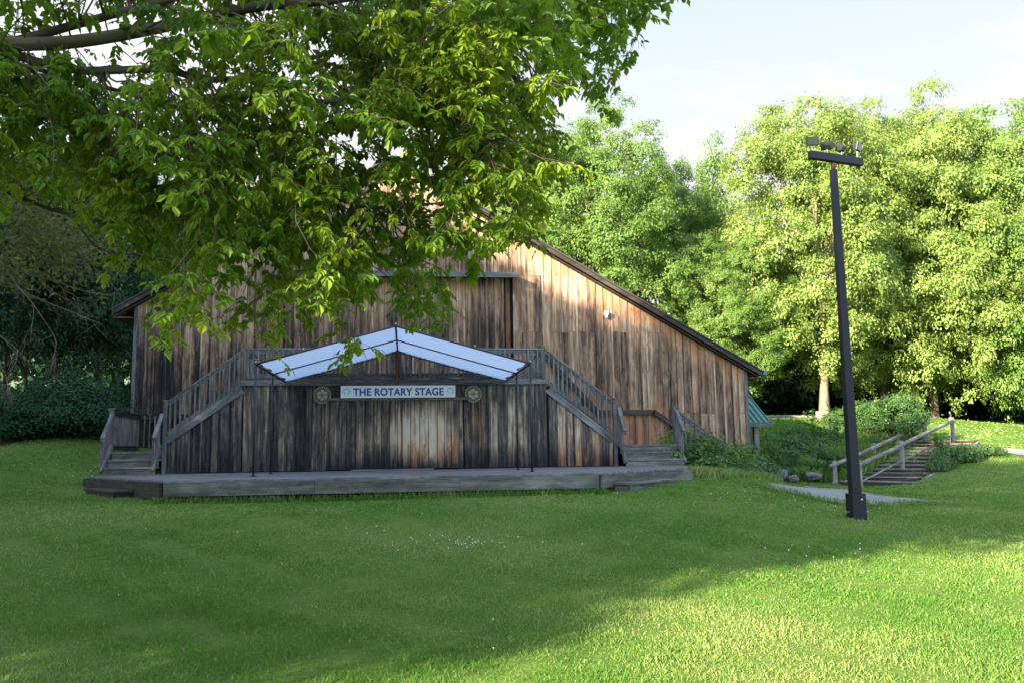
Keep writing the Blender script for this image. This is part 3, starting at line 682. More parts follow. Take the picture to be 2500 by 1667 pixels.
# ------------------------------------------------------------------ canopy
cn_ = thing('stage_canopy', (0, 17.3, 1.2), 'white cloth canopy on a thin black gabled frame over the stage', 'canopy')
CY = [17.28, 19.45, 21.75]; cxl, cxr, cxa = -2.91, 2.53, -.19; cze, cza = 3.37, 4.13
def zc(x): return cze+(cza-cze)*((x-cxl)/(cxa-cxl) if x < cxa else (cxr-x)/(cxr-cxa))
cl = MB()
for (xa, xb) in ((cxl+.04, cxa), (cxa, cxr-.04)):
    nx_ = 24; ny_ = 24; idx = {}
    for i in range(nx_+1):
        for j in range(ny_+1):
            u, v = i/nx_, j/ny_; x = xa+(xb-xa)*u; yy = CY[0]+.02+(CY[2]-CY[0]-.02)*v
            bay = (v*2) % 1; sag = -.05*math.sin(math.pi*bay)*math.sin(math.pi*min(1, u*1.0))
            edge = .0
            if xa < -1 and i == 0 or xb > 1 and i == nx_: edge = .03*math.sin(v*26)+.04*math.sin(v*math.pi*2)**2
            idx[i, j] = len(cl.V); s_ = 1 if xa < -1 else -1
            cl.ring([(x+s_*edge, yy, zc(x)+.012+sag*.8)], [(x, yy, 0)], .5, 0)
    for i in range(nx_):
        for j in range(ny_): cl.Fc.append((idx[i, j], idx[i+1, j], idx[i+1, j+1], idx[i, j+1]))
cl.build('cloth', M['cloth'], cn_, smooth=True)
fr = MB()
for y in CY:
    for (a, b) in (((cxl, y, cze), (cxa, y, cza)), ((cxa, y, cza), (cxr, y, cze))): fr.tube([a, b], .019, 8)
for x, z in ((cxl, cze), (cxa, cza), (cxr, cze)): fr.tube([(x, CY[0], z), (x, CY[2], z)], .022, 8)
fr.build('frame', M['frame'], cn_, smooth=True)
for x in (cxl, cxr):
    for y in CY[:2]: MB().tube([(x, y, DZ), (x, y, cze)], .021, 10).tube([(x, y, DZ), (x, y, DZ+.02)], .05, 10).build('post', M['frame'], cn_, smooth=True)
fi = MB()
for x, y, z in ((cxl, CY[0], cze), (cxr, CY[0], cze), (cxa, CY[0], cza), (cxl, CY[1], cze), (cxr, CY[1], cze), (cxl, CY[2], cze), (cxr, CY[2], cze), (1.4, CY[0], zc(1.4)), (-.9+1.2, CY[0], zc(.3)), (-2.0, CY[0], zc(-2.0))): fi.tube([(x, y-.01, z+.02), (x, y-.01, z+.065)], .018, 8)
fi.build('fittings', M['steel'], cn_, smooth=True)

# ------------------------------------------------------------------ sign and plaques
def text_mesh(txt):
    cu = bpy.data.curves.new('lettering', 'FONT'); cu.body = txt; cu.offset = .034; cu.extrude = .004; cu.space_character = 1.05
    o = bpy.data.objects.new('tmp', cu); COL.objects.link(o); bpy.context.view_layer.update()
    dg = bpy.context.evaluated_depsgraph_get(); me = bpy.data.meshes.new_from_object(o.evaluated_get(dg)); bpy.data.objects.remove(o); return me
sx0, sx1, sz0, sz1 = -1.57, 1.24, 2.965, 3.262; YG = YS-.12
sg = thing('stage_sign', ((sx0+sx1)/2, YG, sz0), 'long white sign reading THE ROTARY STAGE in blue capitals over the stage door', 'sign')
MB().box((sx0, YG, sz0), (sx1, YG+.03, sz1)).build('board', M['sign'], sg, bevel=.003)
me = text_mesh('THE ROTARY STAGE'); co = np.empty(len(me.vertices)*3, np.float32); me.vertices.foreach_get('co', co); co = co.reshape(-1, 3)
xa, xb = atY(862, 960, YG)[0], atY(1083, 960, YG)[0]; lo, hi = co.min(0), co.max(0); zb_, zt_ = 3.012, 3.205
n_ = np.empty_like(co); n_[:, 0] = xa+(co[:, 0]-lo[0])/(hi[0]-lo[0])*(xb-xa); n_[:, 2] = zb_+(co[:, 1]-lo[1])/(hi[1]-lo[1])*(zt_-zb_); n_[:, 1] = YG-.003-(co[:, 2]-lo[2])/(hi[2]-lo[2])*.003
n_ -= np.array(sg.location); me.vertices.foreach_set('co', n_.ravel()); me.update(); link_mesh('lettering', me, M['signblue'], sg)
for px in (846, 1099.5):
    c = atY(px, 956, YG); e = MB(); c[2] = 3.125
    for k in range(22):
        a = R(-62+k*(304/21)) ; r1 = .068
        if k % 1 == 0:
            a0 = R(-58+k*13.6); a1 = a0+R(10.5)
            P = [(c[0]+r_*math.cos(a_), c[2]+r_*math.sin(a_)) for r_, a_ in ((.062, a0), (.076, a0), (.076, a1), (.062, a1))]
            e.prism(P, YG-.006, YG-.001)
    for k in range(3): e.prism([(c[0]-.012+k*.012, c[2]-.10), (c[0]-.006+k*.012, c[2]-.10), (c[0]-.006+k*.012, c[2]-.094), (c[0]-.012+k*.012, c[2]-.094)], YG-.006, YG-.001)
    e.build('ring_emblem', M['signblue'], sg)
def plaque(px, py, label):
    c = atY(px, py, YS-.06); pl = thing('wheel_plaque', (c[0], YS-.06, c[2]), label, 'plaque', 'cogwheel plaques beside the stage sign')
    Rr = .205; d = MB(); n = 48
    d.prism([(c[0]+Rr*(1.0 if k % 2 else .955)*math.cos(2*math.pi*k/n), c[2]+Rr*(1. if k % 2 else .955)*math.sin(2*math.pi*k/n)) for k in range(n)], YS-.07, YS-.034); d.build('disc', M['plaque'], pl)
    g_ = MB()
    for k in range(24):
        a = 2*math.pi*k/24; h = math.pi/24*.62
        g_.prism([(c[0]+r_*math.cos(a+b_), c[2]+r_*math.sin(a+b_)) for r_, b_ in ((Rr*.84, 0), (Rr*1.03, -h), (Rr*1.03, h))], YS-.085, YS-.068)
    g_.build('cog_teeth', M['plaquelight'], pl)
    s_ = MB()
    for k in range(6):
        a = 2*math.pi*(k+.5)/6
        P = [(Rr*.20, 0), (Rr*.60, -.36), (Rr*.66, 0), (Rr*.60, .36)]
        s_.prism([(c[0]+r_*math.cos(a+b_), c[2]+r_*math.sin(a+b_)) for r_, b_ in P], YS-.083, YS-.068)
        a = 2*math.pi*k/6; s_.prism([(c[0]+r_*math.cos(a+b_), c[2]+r_*math.sin(a+b_)) for r_, b_ in ((Rr*.14, -.3), (Rr*.6, -.045), (Rr*.6, .045), (Rr*.14, .3))], YS-.088, YS-.067)
    s_.build('spokes', M['plaquelight'], pl)
plaque(787, 964, 'round carved cogwheel plaque left of the white stage sign'); plaque(1155.5, 961, 'round carved cogwheel plaque right of the white stage sign')

# ------------------------------------------------------------------ lamp post
LX, LY = 7.05, 13.0; gz = z1(LX, LY)
lp = thing('lamp_post', (LX, LY, gz), 'tall black square floodlight post standing alone on the lawn', 'lamp post')
top_ = atY(2036, 415, LY)[2]; slv = atY(2090, 1203, LY)[2]
MB().box((LX-.115, LY-.115, gz-.3), (LX+.115, LY+.115, slv), 2).build('base_sleeve', M['black'], lp, bevel=.012)
MB().bar((LX-.005, LY, slv), (LX-.02, LY, top_), .152, .152, (0, 1, 0), .098, .098, n=8).build('pole', M['black'], lp, bevel=.01)
MB().tube([(LX-.02, LY, top_), (LX-.02, LY, top_+.14)], .035, 12).build('neck', M['rustmetal'], lp, smooth=True)
bt = MB(); zb = atY(2090, 1248, LY)[2]
bt.tube([(LX-.20, LY, zb), (LX+.20, LY, zb-.01)], .010, 8).tube([(LX+.03, LY-.118, slv-.09), (LX+.03, LY-.135, slv-.09)], .018, 8); bt.build('bolt', M['steel'], lp)
bz = EYE+4.73; bl = np.array([6.56, 12.86, bz]); br = np.array([7.62, 13.15, bz]); 
MB().bar(bl, br, .10, .13).build('crossbar', M['black'], lp, bevel=.008)
bd = (br-bl)/np.linalg.norm(br-bl)
def flood(t, facing, tilt, zoff, label):
    c = bl+(br-bl)*t; c = c+np.array([0, 0, .065]); f = np.array([math.sin(facing)*math.cos(tilt), math.cos(facing)*math.cos(tilt), math.sin(tilt)])
    sd = np.cross(f, (0, 0, 1)); sd /= np.linalg.norm(sd); u_ = np.cross(sd, f); hc = c+np.array([0, 0, zoff])
    h = MB(); w0, h0, w1, h1, dp = .055, .035, .098, .072, .085
    ring = lambda o_, a, b: [o_+sd*a*i+u_*b*j for i, j in ((-1, -1), (1, -1), (1, 1), (-1, 1))]
    rr = [ring(hc-f*dp*.6, w0, h0), ring(hc+f*dp*.3, w1, h1), ring(hc+f*dp*.55, w1, h1)]; bs = [h.ring(x_, [tuple(v) for v in x_], .5, 0) for x_ in rr]
    for k in range(2):
        for i in range(4): j = (i+1) % 4; h.Fc.append((bs[k]+i, bs[k]+j, bs[k+1]+j, bs[k+1]+i))
    h.Fc.append(tuple(bs[0]+i for i in (3, 2, 1, 0))); h.Fc.append(tuple(bs[2]+i for i in range(4)))
    ho = h.build('floodlight', M['housing'], lp, bevel=.005); ho['label'] = label
    l_ = MB(); rr = ring(hc+f*(dp*.55+.004), w1*.86, h1*.82); l_.poly(rr); l_.build('lens', M['lens'], ho)
    MB().tube([c-np.array([0, 0, .01]), hc-np.array([0, 0, .03])], .012, 8).build('stem', M['steel'], ho)
flood(.06, math.pi+.25, R(-12), .17, 'leftmost floodlight with its lens turned to the viewer')
flood(.34, 0.5, R(28), .13, 'second floodlight tipped away')
flood(.62, -.6, R(28), .13, 'third floodlight tipped away'); flood(.93, math.pi-.75, R(-14), .20, 'rightmost floodlight half turned aside')
# ------------------------------------------------------------------ garden stair with rails
def gp(px, py, Y): return atY(px, py, Y)
gs = thing('garden_stairs', (15, 26, .4), 'old timber garden steps climbing the bank behind the lamp post', 'steps')
S0 = np.array([13.9, 24.4, .42]); S1 = np.array([19.2, 29.0, 1.62]); n = 12
dirv = (S1-S0); dxy = dirv[:2]/np.linalg.norm(dirv[:2]); wv = np.array([dxy[1], -dxy[0]])
for i in range(n):
    c = S0+dirv*(i/(n-1)); off = random.uniform(-.06, .06); a = c[:2]-wv*(1.05+off); b = c[:2]+wv*(1.05-off)
    MB().bar((*a, c[2]+.05), (*b, c[2]+.05+random.uniform(-.02, .02)), .16, .13, jit=.008).build('riser_timber', M['darkwood'], gs); MB().bar((*(a+dxy*.22), c[2]+.125), (*(b+dxy*.22), c[2]+.125), .60, .028, jit=.006).build('tread', M['rail'], gs)
ed = MB(); a = S0[:2]+wv*1.15; b = S1[:2]+wv*1.15; ed.bar((*a, S0[2]-.02), (*b, S1[2]+.02), .1, .14); ed.build('edging', M['rail'], gs)
def rail_run(label, A, B, posts, low=True):
    t_ = thing('rail_fence', tuple(A), label, 'handrail', 'sloping handrails beside the garden steps')
    A = np.array(A); B = np.array(B)
    MB().tube([A+(B-A)*k/6+np.array([0, 0, random.uniform(-.015, .015)]) for k in range(7)], .065, 8).build('top_rail', M['rail'], t_, smooth=True)
    if low:
        o_ = np.array([0, 0, -.50]); MB().tube([A+o_+(B-A)*k/6+np.array([0, 0, random.uniform(-.03, .03)]) for k in range(7)], [.028]*7, 6).build('lower_rail', M['rail'], t_, smooth=True)
    for s_ in posts:
        c = A+(B-A)*s_; g0 = z1(c[0], c[1]); MB().bar((c[0], c[1]+.04, g0-.2), (c[0]+.01, c[1]+.04, c[2]+.14), .13, .11, (0, 1, 0), n=2, jit=.006).build('post', M['rail'], t_, bevel=.01)
A = gp(2028, 1138, 25.2); B = gp(2266, 1032, 30.5)
rail_run('far weathered handrail on the left side of the garden steps', A, B, (.03, .39, .96))
A = gp(2090, 1138, 24.0); B = gp(2326, 1026, 28.6)
rail_run('near weathered handrail on the right side of the garden steps', A, B, (.03, .42, .99))
# split rail fence across the slope
sf_ = thing('split_rail_fence', (17, 33, 2), 'low split rail fence on the sunlit slope behind the porch', 'fence')
FP = [gp(1868, 1028, 34), gp(1998, 1010, 34), gp(2100, 1024, 33), gp(2190, 1034, 33)]
for k, q in enumerate(FP[1:2]+FP[3:]): MB().bar((q[0], q[1], z1(q[0], q[1])-.3), (q[0], q[1], q[2]+.12), .17, .15, (0, 1, 0)).build('post', M['rail'], sf_)
for (a, b) in (((1850, 1017, 34), (1998, 1018, 34)), ((1998, 1018, 34), (2110, 1028, 33.5)), ((1850, 1034, 34), (1998, 1036, 34)), ((1998, 1030, 34), (2150, 1052, 33.5))):
    p0, p1 = gp(*a), gp(*b); MB().tube([p0, (p0+p1)/2+np.array([0, 0, .03]), p1], .05, 6).build('rail', M['rail'], sf_)
# rocks at the foot of the bank
def rock(c, r, seed, label):
    rg = np.random.default_rng(seed); import bmesh
    bm = bmesh.new(); bmesh.ops.create_icosphere(bm, subdivisions=3, radius=1)
    ph = rg.uniform(0, 6, 6)
    for v in bm.verts:
        x, y, z = v.co; d = 1+.2*math.sin(3*x+ph[0])+.16*math.sin(4*y+ph[1]+2*z)+.10*abs(math.sin(7*z+ph[2]+3*x))+.05*math.sin(13*x+9*y)
        v.co = Vector((x*r*1.3*d, y*r*d, z*r*.72*d))
    me = bpy.data.meshes.new('boulder'); bm.to_mesh(me); bm.free(); o = link_mesh('boulder', me, M['rock'], None); o.location = c; o.rotation_euler = (0, 0, rg.uniform(0, 3)); 
    tag(o, label, 'boulder', 'boulders at the foot of the planted bank')
rl_ = [('pinkish boulder upright among the weeds on the bank', 1968, 1128, 26.6, .24), ('flat grey boulder low beside the path behind the porch post', 1870, 1162, 25.6, .18), ('largest rounded grey boulder at the edge of the path', 1905, 1160, 25.8, .22),
      ('small grey boulder between the two larger ones by the path', 1938, 1168, 25.4, .15), ('grey boulder nearest the foot of the garden steps', 1985, 1160, 25.5, .17)]
for k, (lb, px, py, Y, r) in enumerate(rl_):
    c = gp(px, py, Y); c[2] = max(z1(c[0], c[1])+r*.35, c[2]); rock(c, r, k, lb)

# ------------------------------------------------------------------ foliage
def norm(a): return a/(np.linalg.norm(a, axis=-1, keepdims=True)+1e-9)
def leaf_cards(P, nrm, dr, size, rg, wid=.62):
    """kite leaves at P, facing nrm, pointing along dr"""
    n = len(P); dr = norm(dr-nrm*(dr*nrm).sum(1, keepdims=True)); sd = np.cross(nrm, dr); s_ = (size*rg.uniform(.65, 1.3, n))[:, None]
    V = np.empty((n, 4, 3)); V[:, 0] = P-dr*s_*.5; V[:, 1] = P+sd*s_*wid*.5-dr*s_*.05-nrm*s_*.10; V[:, 2] = P+dr*s_*.5-nrm*s_*.12; V[:, 3] = P-sd*s_*wid*.5-dr*s_*.05-nrm*s_*.10
    return V.reshape(-1, 3)
def crown_data(rg, rx, ry, rz, cz, nb, nclump, nleaf, size, rb=1.3, low=-.75, rc=.32, droop=.5, hollow=.45, cone=0.):
    V = []; T = []; tips = []
    ph = rg.uniform(0, 6.3, 8)
    d = norm(rg.normal(size=(nb*3, 3))); d = d[d[:, 2] > low][:nb]
    for k in range(len(d)):
        v = d[k]; az = math.atan2(v[1], v[0])
        lump = 1+.12*math.sin(2*az+ph[0])+.10*math.sin(3*az+5*v[2]+ph[1])+.07*math.sin(7*v[2]+4*az+ph[2])
        r = rg.uniform(hollow, 1)**.5*lump
        kx = 1-cone*max(0, v[2])
        c = np.array([v[0]*rx*r*kx, v[1]*ry*r*kx, cz+v[2]*rz*r]); tips.append(c)
        b = rb*rg.uniform(.6, 1.35)
        cd = norm(rg.normal(size=(nclump, 3))+np.array([v[0]*.9, v[1]*.9, .45])); cc = c+cd*b*np.array([1.15, 1.15, .62])*rg.uniform(.55, 1.1, (nclump, 1))
        P = np.repeat(cc, nleaf, 0)+rg.normal(size=(nclump*nleaf, 3))*rc*np.array([1, 1, .62]); outw = np.repeat(cd, nleaf, 0)
        n = len(P); nn = norm(outw*.85+np.array([0, 0, .5])+rg.normal(size=(n, 3))*.36); dr = outw*.7+rg.normal(size=(n, 3))*.7+np.array([0, 0, -droop])
        V.append(leaf_cards(P, nn, dr, size, rg)); bt_ = rg.normal(.5, .08); ct = np.repeat(rg.normal(0, .08, nclump), nleaf)
        T.append(np.repeat(np.clip(bt_+ct+rg.normal(0, .13, n), 0, 1), 4))
    return np.concatenate(V), np.concatenate(T), tips
def crown_mesh(name, V, T):
    return raw_mesh(name, V, np.arange(len(V)), 4, {'tint': T})
def trunk_mb(h, r, tips, rg, z0=-.3, lean=.0, nl=16):
    mb = MB(); n = 9; pts = []; x = y = 0
    for k in range(n):
        t_ = k/(n-1); x += rg.normal(0, .10)+lean*.1; y += rg.normal(0, .10); pts.append(np.array([x if k else 0, y if k else 0, z0+(h-z0)*t_]))
    rad = [r*(1.35 if k == 0 else 1)*(1-.85*k/(n-1)) for k in range(n)]; mb.tube(pts, rad, 12)
    for c in [q_ for q_ in tips if q_[2] > h*.42 or h < 3][:nl]:
        t_ = np.clip((c[2]*.55)/h, .22, .85); i = int(t_*(n-1)); a = pts[i]; m_ = (a+c)/2+np.array([0, 0, -.3+rg.uniform(-.3, .5)])
        mb.tube([a, a*.6+m_*.4+np.array([0, 0, .15]), m_, m_*.5+c*.5+rg.normal(size=3)*.15, c], [rad[i]*.55, rad[i]*.45, rad[i]*.3, rad[i]*.2, .015], 7)
    return mb
def make_tree(name, loc, label, cat, group, cm, tm, s=(1, 1, 1), rz=0, trunk_mat='bark', leaf='leaf_lit'):
    o = thing(name, loc, label, cat, group); o.scale = s; o.rotation_euler = (0, 0, rz)
    for nm, me in (('crown', cm), ('trunk', tm)):
        c = bpy.data.objects.new(nm, me); COL.objects.link(c); c.parent = o
        mat = M[leaf] if nm == 'crown' else M[trunk_mat]
        if not me.materials: me.materials.append(mat)
        c.material_slots[0].link = 'OBJECT'; c.material_slots[0].material = mat
    return o
def tree_meshes(seed, H, rx, rz, cz, nb, nclump, nleaf, size, r=.32, th=None, low=-.75, **k):
    rg = np.random.default_rng(seed); V, T, tips = crown_data(rg, rx, rx, rz, cz, nb, nclump, nleaf, size, low=low, **k)
    tb_ = trunk_mb(th or H*.8, r, tips, rg); me = bpy.data.meshes.new('trunk'); me.from_pydata([tuple(v) for v in tb_.V], [], tb_.Fc)
    at = me.attributes.new('g', 'FLOAT_VECTOR', 'POINT'); at.data.foreach_set('vector', np.asarray(tb_.G, np.float32).ravel()); me.polygons.foreach_set('use_smooth', [True]*len(me.polygons))
    return crown_mesh('crown', V, T), me
# unit-size families (metres): tall maples ~16 m high
FA = tree_meshes(11, 16, 5.8, 6.9, 8.9, 260, 17, 48, .155, rb=1.35, low=-.93, rc=.24)
FB = tree_meshes(12, 16, 6.3, 7.2, 8.6, 280, 17, 48, .155, rb=1.4, low=-.95, rc=.24)
FC = tree_meshes(13, 16, 5.1, 7.2, 9.0, 230, 17, 46, .15, rb=1.25, low=-.95, rc=.23)
FD = tree_meshes(14, 13, 3.0, 5.6, 7.4, 110, 10, 26, .18, rb=.9, cone=.45, r=.2)
GR = 'sunlit trees behind the barn and fence'
def tree_px(px, py_top, Y, fam, fh, label, wpx=None, fr=None, name='maple_tree', leaf='leaf_lit', rz=0, tm='bark', dz=0, group=GR):
    q = atY(px, py_top, Y); g0 = z1(q[0], q[1])+dz; s_ = (q[2]-g0)/fh; sxy = s_
    if wpx: sxy = wpx*Y/F/2/fr
    return make_tree(name, (q[0], q[1], g0), label, 'tree', group, fam[0], fam[1], (sxy, sxy, s_), rz, tm, leaf)
# right hand sunlit trees; (fh = height of the family mesh to its top)
tree_px(1965, 232, 40, FA, 16.6, 'tall sunlit maple with a thick pale trunk behind the lamp post', 500, 6.6, tm='palebark', rz=.4)
tree_px(2225, 240, 42, FB, 16.6, 'broad pale green maple right of the lamp post', 540, 7.2, dz=-1.3, rz=1.3)
tree_px(2440, 250, 40, FB, 16.6, 'broad maple cut by the right edge with drooping lower boughs', 520, 7.2, dz=-1.5, rz=3.1, leaf='leaf_green')
tree_px(2110, 262, 43, FC, 17.0, 'full maple filling the gap between the two broad ones', 430, 6.0, dz=-1.0, rz=2.2)
tree_px(1735, 340, 52, FD, 13.6, 'slim pointed tree standing in the sky gap', 190, 3.3, name='slender_tree', rz=.7, leaf='leaf_green')
tree_px(1450, 262, 42, FC, 17.0, 'tall leafy maple directly behind the barn roof', 430, 6.0, rz=4.2, leaf='leaf_green')
tree_px(1600, 395, 46, FB, 16.6, 'lower rounded maple sloping down beside the barn roof', 390, 7.2, rz=5.2, leaf='leaf_green')
tree_px(1780, 560, 40, FA, 16.6, 'shorter green tree close behind the barn eave', 300, 6.6, rz=2.7, leaf='leaf_green')
tree_px(1300, 330, 50, FA, 16.6, 'maple behind the roof ridge half hidden by hanging leaves', 380, 6.6, rz=1.0)
tree_px(1050, 385, 52, FB, 16.6, 'maple behind the roof peak seen through the hanging leaves', 380, 7.2, rz=.2)
tree_px(800, 400, 50, FC, 17.0, 'maple behind the left roof slope seen through the leaves', 360, 6.0, rz=.9)
tree_px(560, 420, 50, FA, 16.6, 'maple behind the left eave lit at its top', 380, 6.6, rz=3.9)
tree_px(2620, 300, 42, FA, 16.6, 'maple beyond the right edge of the row', 420, 6.6, rz=.9)
tree_px(2330, 560, 52, FC, 17.0, 'shorter tree in the back row right of the lamp post', 330, 6.0, rz=.3, leaf='leaf_green')
tree_px(2000, 620, 60, FB, 16.6, 'back row tree low behind the thick trunk', 380, 7.2, rz=.8, leaf='leaf_green')
# dark understory behind the right trees
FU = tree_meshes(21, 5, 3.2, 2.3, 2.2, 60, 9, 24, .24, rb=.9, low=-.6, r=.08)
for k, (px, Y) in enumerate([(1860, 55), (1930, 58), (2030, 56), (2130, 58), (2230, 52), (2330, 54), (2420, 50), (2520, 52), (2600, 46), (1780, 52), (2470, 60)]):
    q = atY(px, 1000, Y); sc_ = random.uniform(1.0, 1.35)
    make_tree('thicket_bush', (q[0], q[1], z1(q[0], q[1])-.6), ['dark thicket bush left of the thick pale trunk', 'dark thicket bush just behind the thick pale trunk', 'dark thicket bush right of the thick pale trunk', 'dark thicket bush above the round shrub', 'dark thicket bush behind the top of the garden steps', 'dark thicket bush above the sunlit slope', 'dark thicket bush over the shaded end of the slope', 'dark thicket bush near the right edge', 'dark thicket bush past the right edge', 'dark thicket bush just past the barn corner', 'dark thicket bush deep in the right corner'][k], 'bush', 'dark understory under the right trees', FU[0], FU[1], (sc_*1.5, sc_*1.3, sc_*1.25), k*1.1, 'bark', 'leaf_shaded')
# left forest
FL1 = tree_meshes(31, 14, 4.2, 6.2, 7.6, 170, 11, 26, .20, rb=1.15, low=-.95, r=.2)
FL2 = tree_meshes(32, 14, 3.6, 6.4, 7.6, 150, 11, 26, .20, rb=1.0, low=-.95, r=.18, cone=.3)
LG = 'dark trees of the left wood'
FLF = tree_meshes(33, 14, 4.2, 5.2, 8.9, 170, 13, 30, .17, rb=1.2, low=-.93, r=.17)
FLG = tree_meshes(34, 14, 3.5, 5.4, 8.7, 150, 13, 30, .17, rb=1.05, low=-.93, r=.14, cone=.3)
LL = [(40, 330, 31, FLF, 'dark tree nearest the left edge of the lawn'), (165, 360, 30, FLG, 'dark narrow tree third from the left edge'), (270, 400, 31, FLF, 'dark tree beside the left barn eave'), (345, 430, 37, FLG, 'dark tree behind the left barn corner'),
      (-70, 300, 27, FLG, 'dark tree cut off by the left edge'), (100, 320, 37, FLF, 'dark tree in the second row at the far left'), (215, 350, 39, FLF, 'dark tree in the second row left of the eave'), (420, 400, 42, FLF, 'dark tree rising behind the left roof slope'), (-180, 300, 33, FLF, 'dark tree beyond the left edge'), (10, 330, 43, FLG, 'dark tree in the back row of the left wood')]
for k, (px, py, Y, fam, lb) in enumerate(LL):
    tree_px(px, py, Y, fam, 15.2, lb, 260, 4.9 if fam is FLF else 4.2, name='forest_tree', leaf='leaf_shaded', rz=k*1.7, group=LG)
FUD = tree_meshes(22, 3, 1.7, .75, .55, 60, 12, 30, .075, rb=.45, low=-.5, r=.04, rc=.2)
lbs = ['low dark bush under the trees at the left edge', 'low dark bush second from the left edge', 'low dark bush below the dead branches', 'low dark bush left of the small stair', 'low dark bush touching the left barn corner', 'low dark bush in the gap behind the left stair']
for k, (px, py) in enumerate([(-20, 1085), (60, 1078), (140, 1070), (210, 1062), (280, 1050), (-90, 1095)]):
    q = atY(px, py, 27.5-.3*k); make_tree('forest_bush', (q[0], q[1], z1(q[0], q[1])-.1), lbs[k], 'bush', 'low bushes along the left wood', FUD[0], FUD[1], (1.3, 1.1, (1.0, .7, 1.2, .8, 1.0, 1.1)[k]), k*1.3, 'bark', 'leaf_shaded')
# off-camera trees whose shade falls over the stage and lawn
FS = tree_meshes(41, 16, 5.2, 5.6, 10.2, 150, 11, 24, .30, rb=1.5, r=.3)
FH = tree_meshes(42, 16, 4.6, 2.6, 13.4, 70, 10, 22, .32, rb=1.3, r=.25, low=-.9)
SH = [(-10.05, -14, FL1, 13.0, 1.0), (-14.8, -15, FL1, 14.2, 1.1), (-20.2, -13, FS, 17.0, .95), (-26, -12, FS, 19, 1.05), (-34, -11, FS, 20.5, 1.1), (-43, -10, FS, 21, 1.1), (-12.9, -20, FS, 18.7, .95), (-23, -19, FL1, 20, 1.5), (-7.6, -24, FH, 18.6, 1.0), (-8.9, -8, FL1, 7.1, .78), (-30, -18, FL1, 18, 1.6)]
SHL = ['outermost', 'second', 'third', 'fourth', 'fifth', 'sixth', 'seventh', 'eighth', 'ninth', 'lowest and nearest', 'tenth']
for k, (s_, a_, fam, H, w) in enumerate(SH):
    x = s_*math.cos(SUN_AZ)+a_*math.sin(SUN_AZ); y = -s_*math.sin(SUN_AZ)+a_*math.cos(SUN_AZ)
    make_tree('shade_tree', (x, y, z1(x, y)), SHL[k]+' shade tree of the row standing outside the picture on the left', 'tree', 'shade trees outside the picture', fam[0], fam[1], (w, w, H/(16.6 if fam is not FL1 else 14.4)), k*2.1, 'bark', 'leaf_green')

# ---------------- near boxelder reaching in from the left
def bez(P, n):
    P = np.array(P, float); d = np.r_[0, np.cumsum(np.linalg.norm(np.diff(P, axis=0), axis=1))]; u = np.linspace(0, d[-1], n); o_ = np.empty((n, 3))
    # Catmull-Rom through the points
    for k, t_ in enumerate(u):
        i = min(max(np.searchsorted(d, t_)-1, 0), len(P)-2); s_ = (t_-d[i])/(d[i+1]-d[i]); p0 = P[max(i-1, 0)]; p1 = P[i]; p2 = P[i+1]; p3 = P[min(i+2, len(P)-1)]
        o_[k] = .5*((2*p1)+(-p0+p2)*s_+(2*p0-5*p1+4*p2-p3)*s_**2+(-p0+3*p1-3*p2+p3)*s_**3)
    return o_
nr = thing('boxelder_tree', (-7.2, 4.6, z1(-7.2, 4.6)), 'near tree with long limbs of drooping green leaves hanging across the top left', 'tree')
base = np.array([-7.2, 4.6, z1(-7.2, 4.6)])
limbA = bez([base+np.array([.3, .3, 3.0]), atD(-250, 140, 7.6), atD(0, 112, 7.4), atD(180, 103, 7.3), atD(370, 72, 7.2), atD(520, 38, 7.2), atD(650, 14, 7.2), atD(850, -5, 7.2), atD(1050, -60, 7.3), atD(1300, -120, 7.6), atD(1550, -160, 8.0)], 60)
limbB = bez([base+np.array([.2, .1, 2.8]), atD(-250, 130, 7.7), atD(20, 135, 7.5), atD(90, 152, 7.4), atD(190, 172, 7.3), atD(290, 172, 7.2), atD(400, 170, 7.1), atD(500, 195, 7.0), atD(610, 195, 6.9), atD(700, 228, 6.8), atD(800, 250, 6.7), atD(900, 230, 6.6), atD(1010, 232, 6.6), atD(1120, 290, 6.5), atD(1230, 380, 6.4)], 70)
limbC = bez([limbA[28], atD(700, -60, 7.8), atD(950, 10, 8.4), atD(1150, 60, 8.8), atD(1330, 130, 9.0)], 30)
limbD = bez([limbB[34], atD(600, 320, 7.4), atD(740, 470, 7.2), atD(900, 500, 7.0), atD(1010, 600, 6.8)], 30)
limbE = bez([base+np.array([0, .2, 2.6]), atD(-350, 330, 8.6), atD(-100, 420, 9.2), atD(150, 520, 9.4), atD(360, 560, 9.4)], 30)
wb = MB()
wb.tube([base+np.array([0, 0, -.3]), base+np.array([.05, 0, 1.0]), base+np.array([.15, .1, 2.0]), base+np.array([.3, .3, 3.1]), base+np.array([.1, .9, 4.6]), base+np.array([-.5, 1.2, 6.5])], [.36, .28, .25, .2, .15, .05], 14)
wb.tube(limbA, np.interp(np.linspace(0, 1, 60), [0, .2, .5, 1], [.13, .082, .05, .015]), 10)
wb.tube(limbB, np.interp(np.linspace(0, 1, 70), [0, .2, .45, 1], [.11, .058, .042, .008]), 10)
wb.tube(limbC, np.linspace(.035, .008, 30), 8); wb.tube(limbD, np.linspace(.022, .006, 30), 8); wb.tube(limbE, np.linspace(.07, .01, 30), 8)
limbs = np.concatenate([limbA[8:], limbB[8:], limbC, limbD, limbE]); 
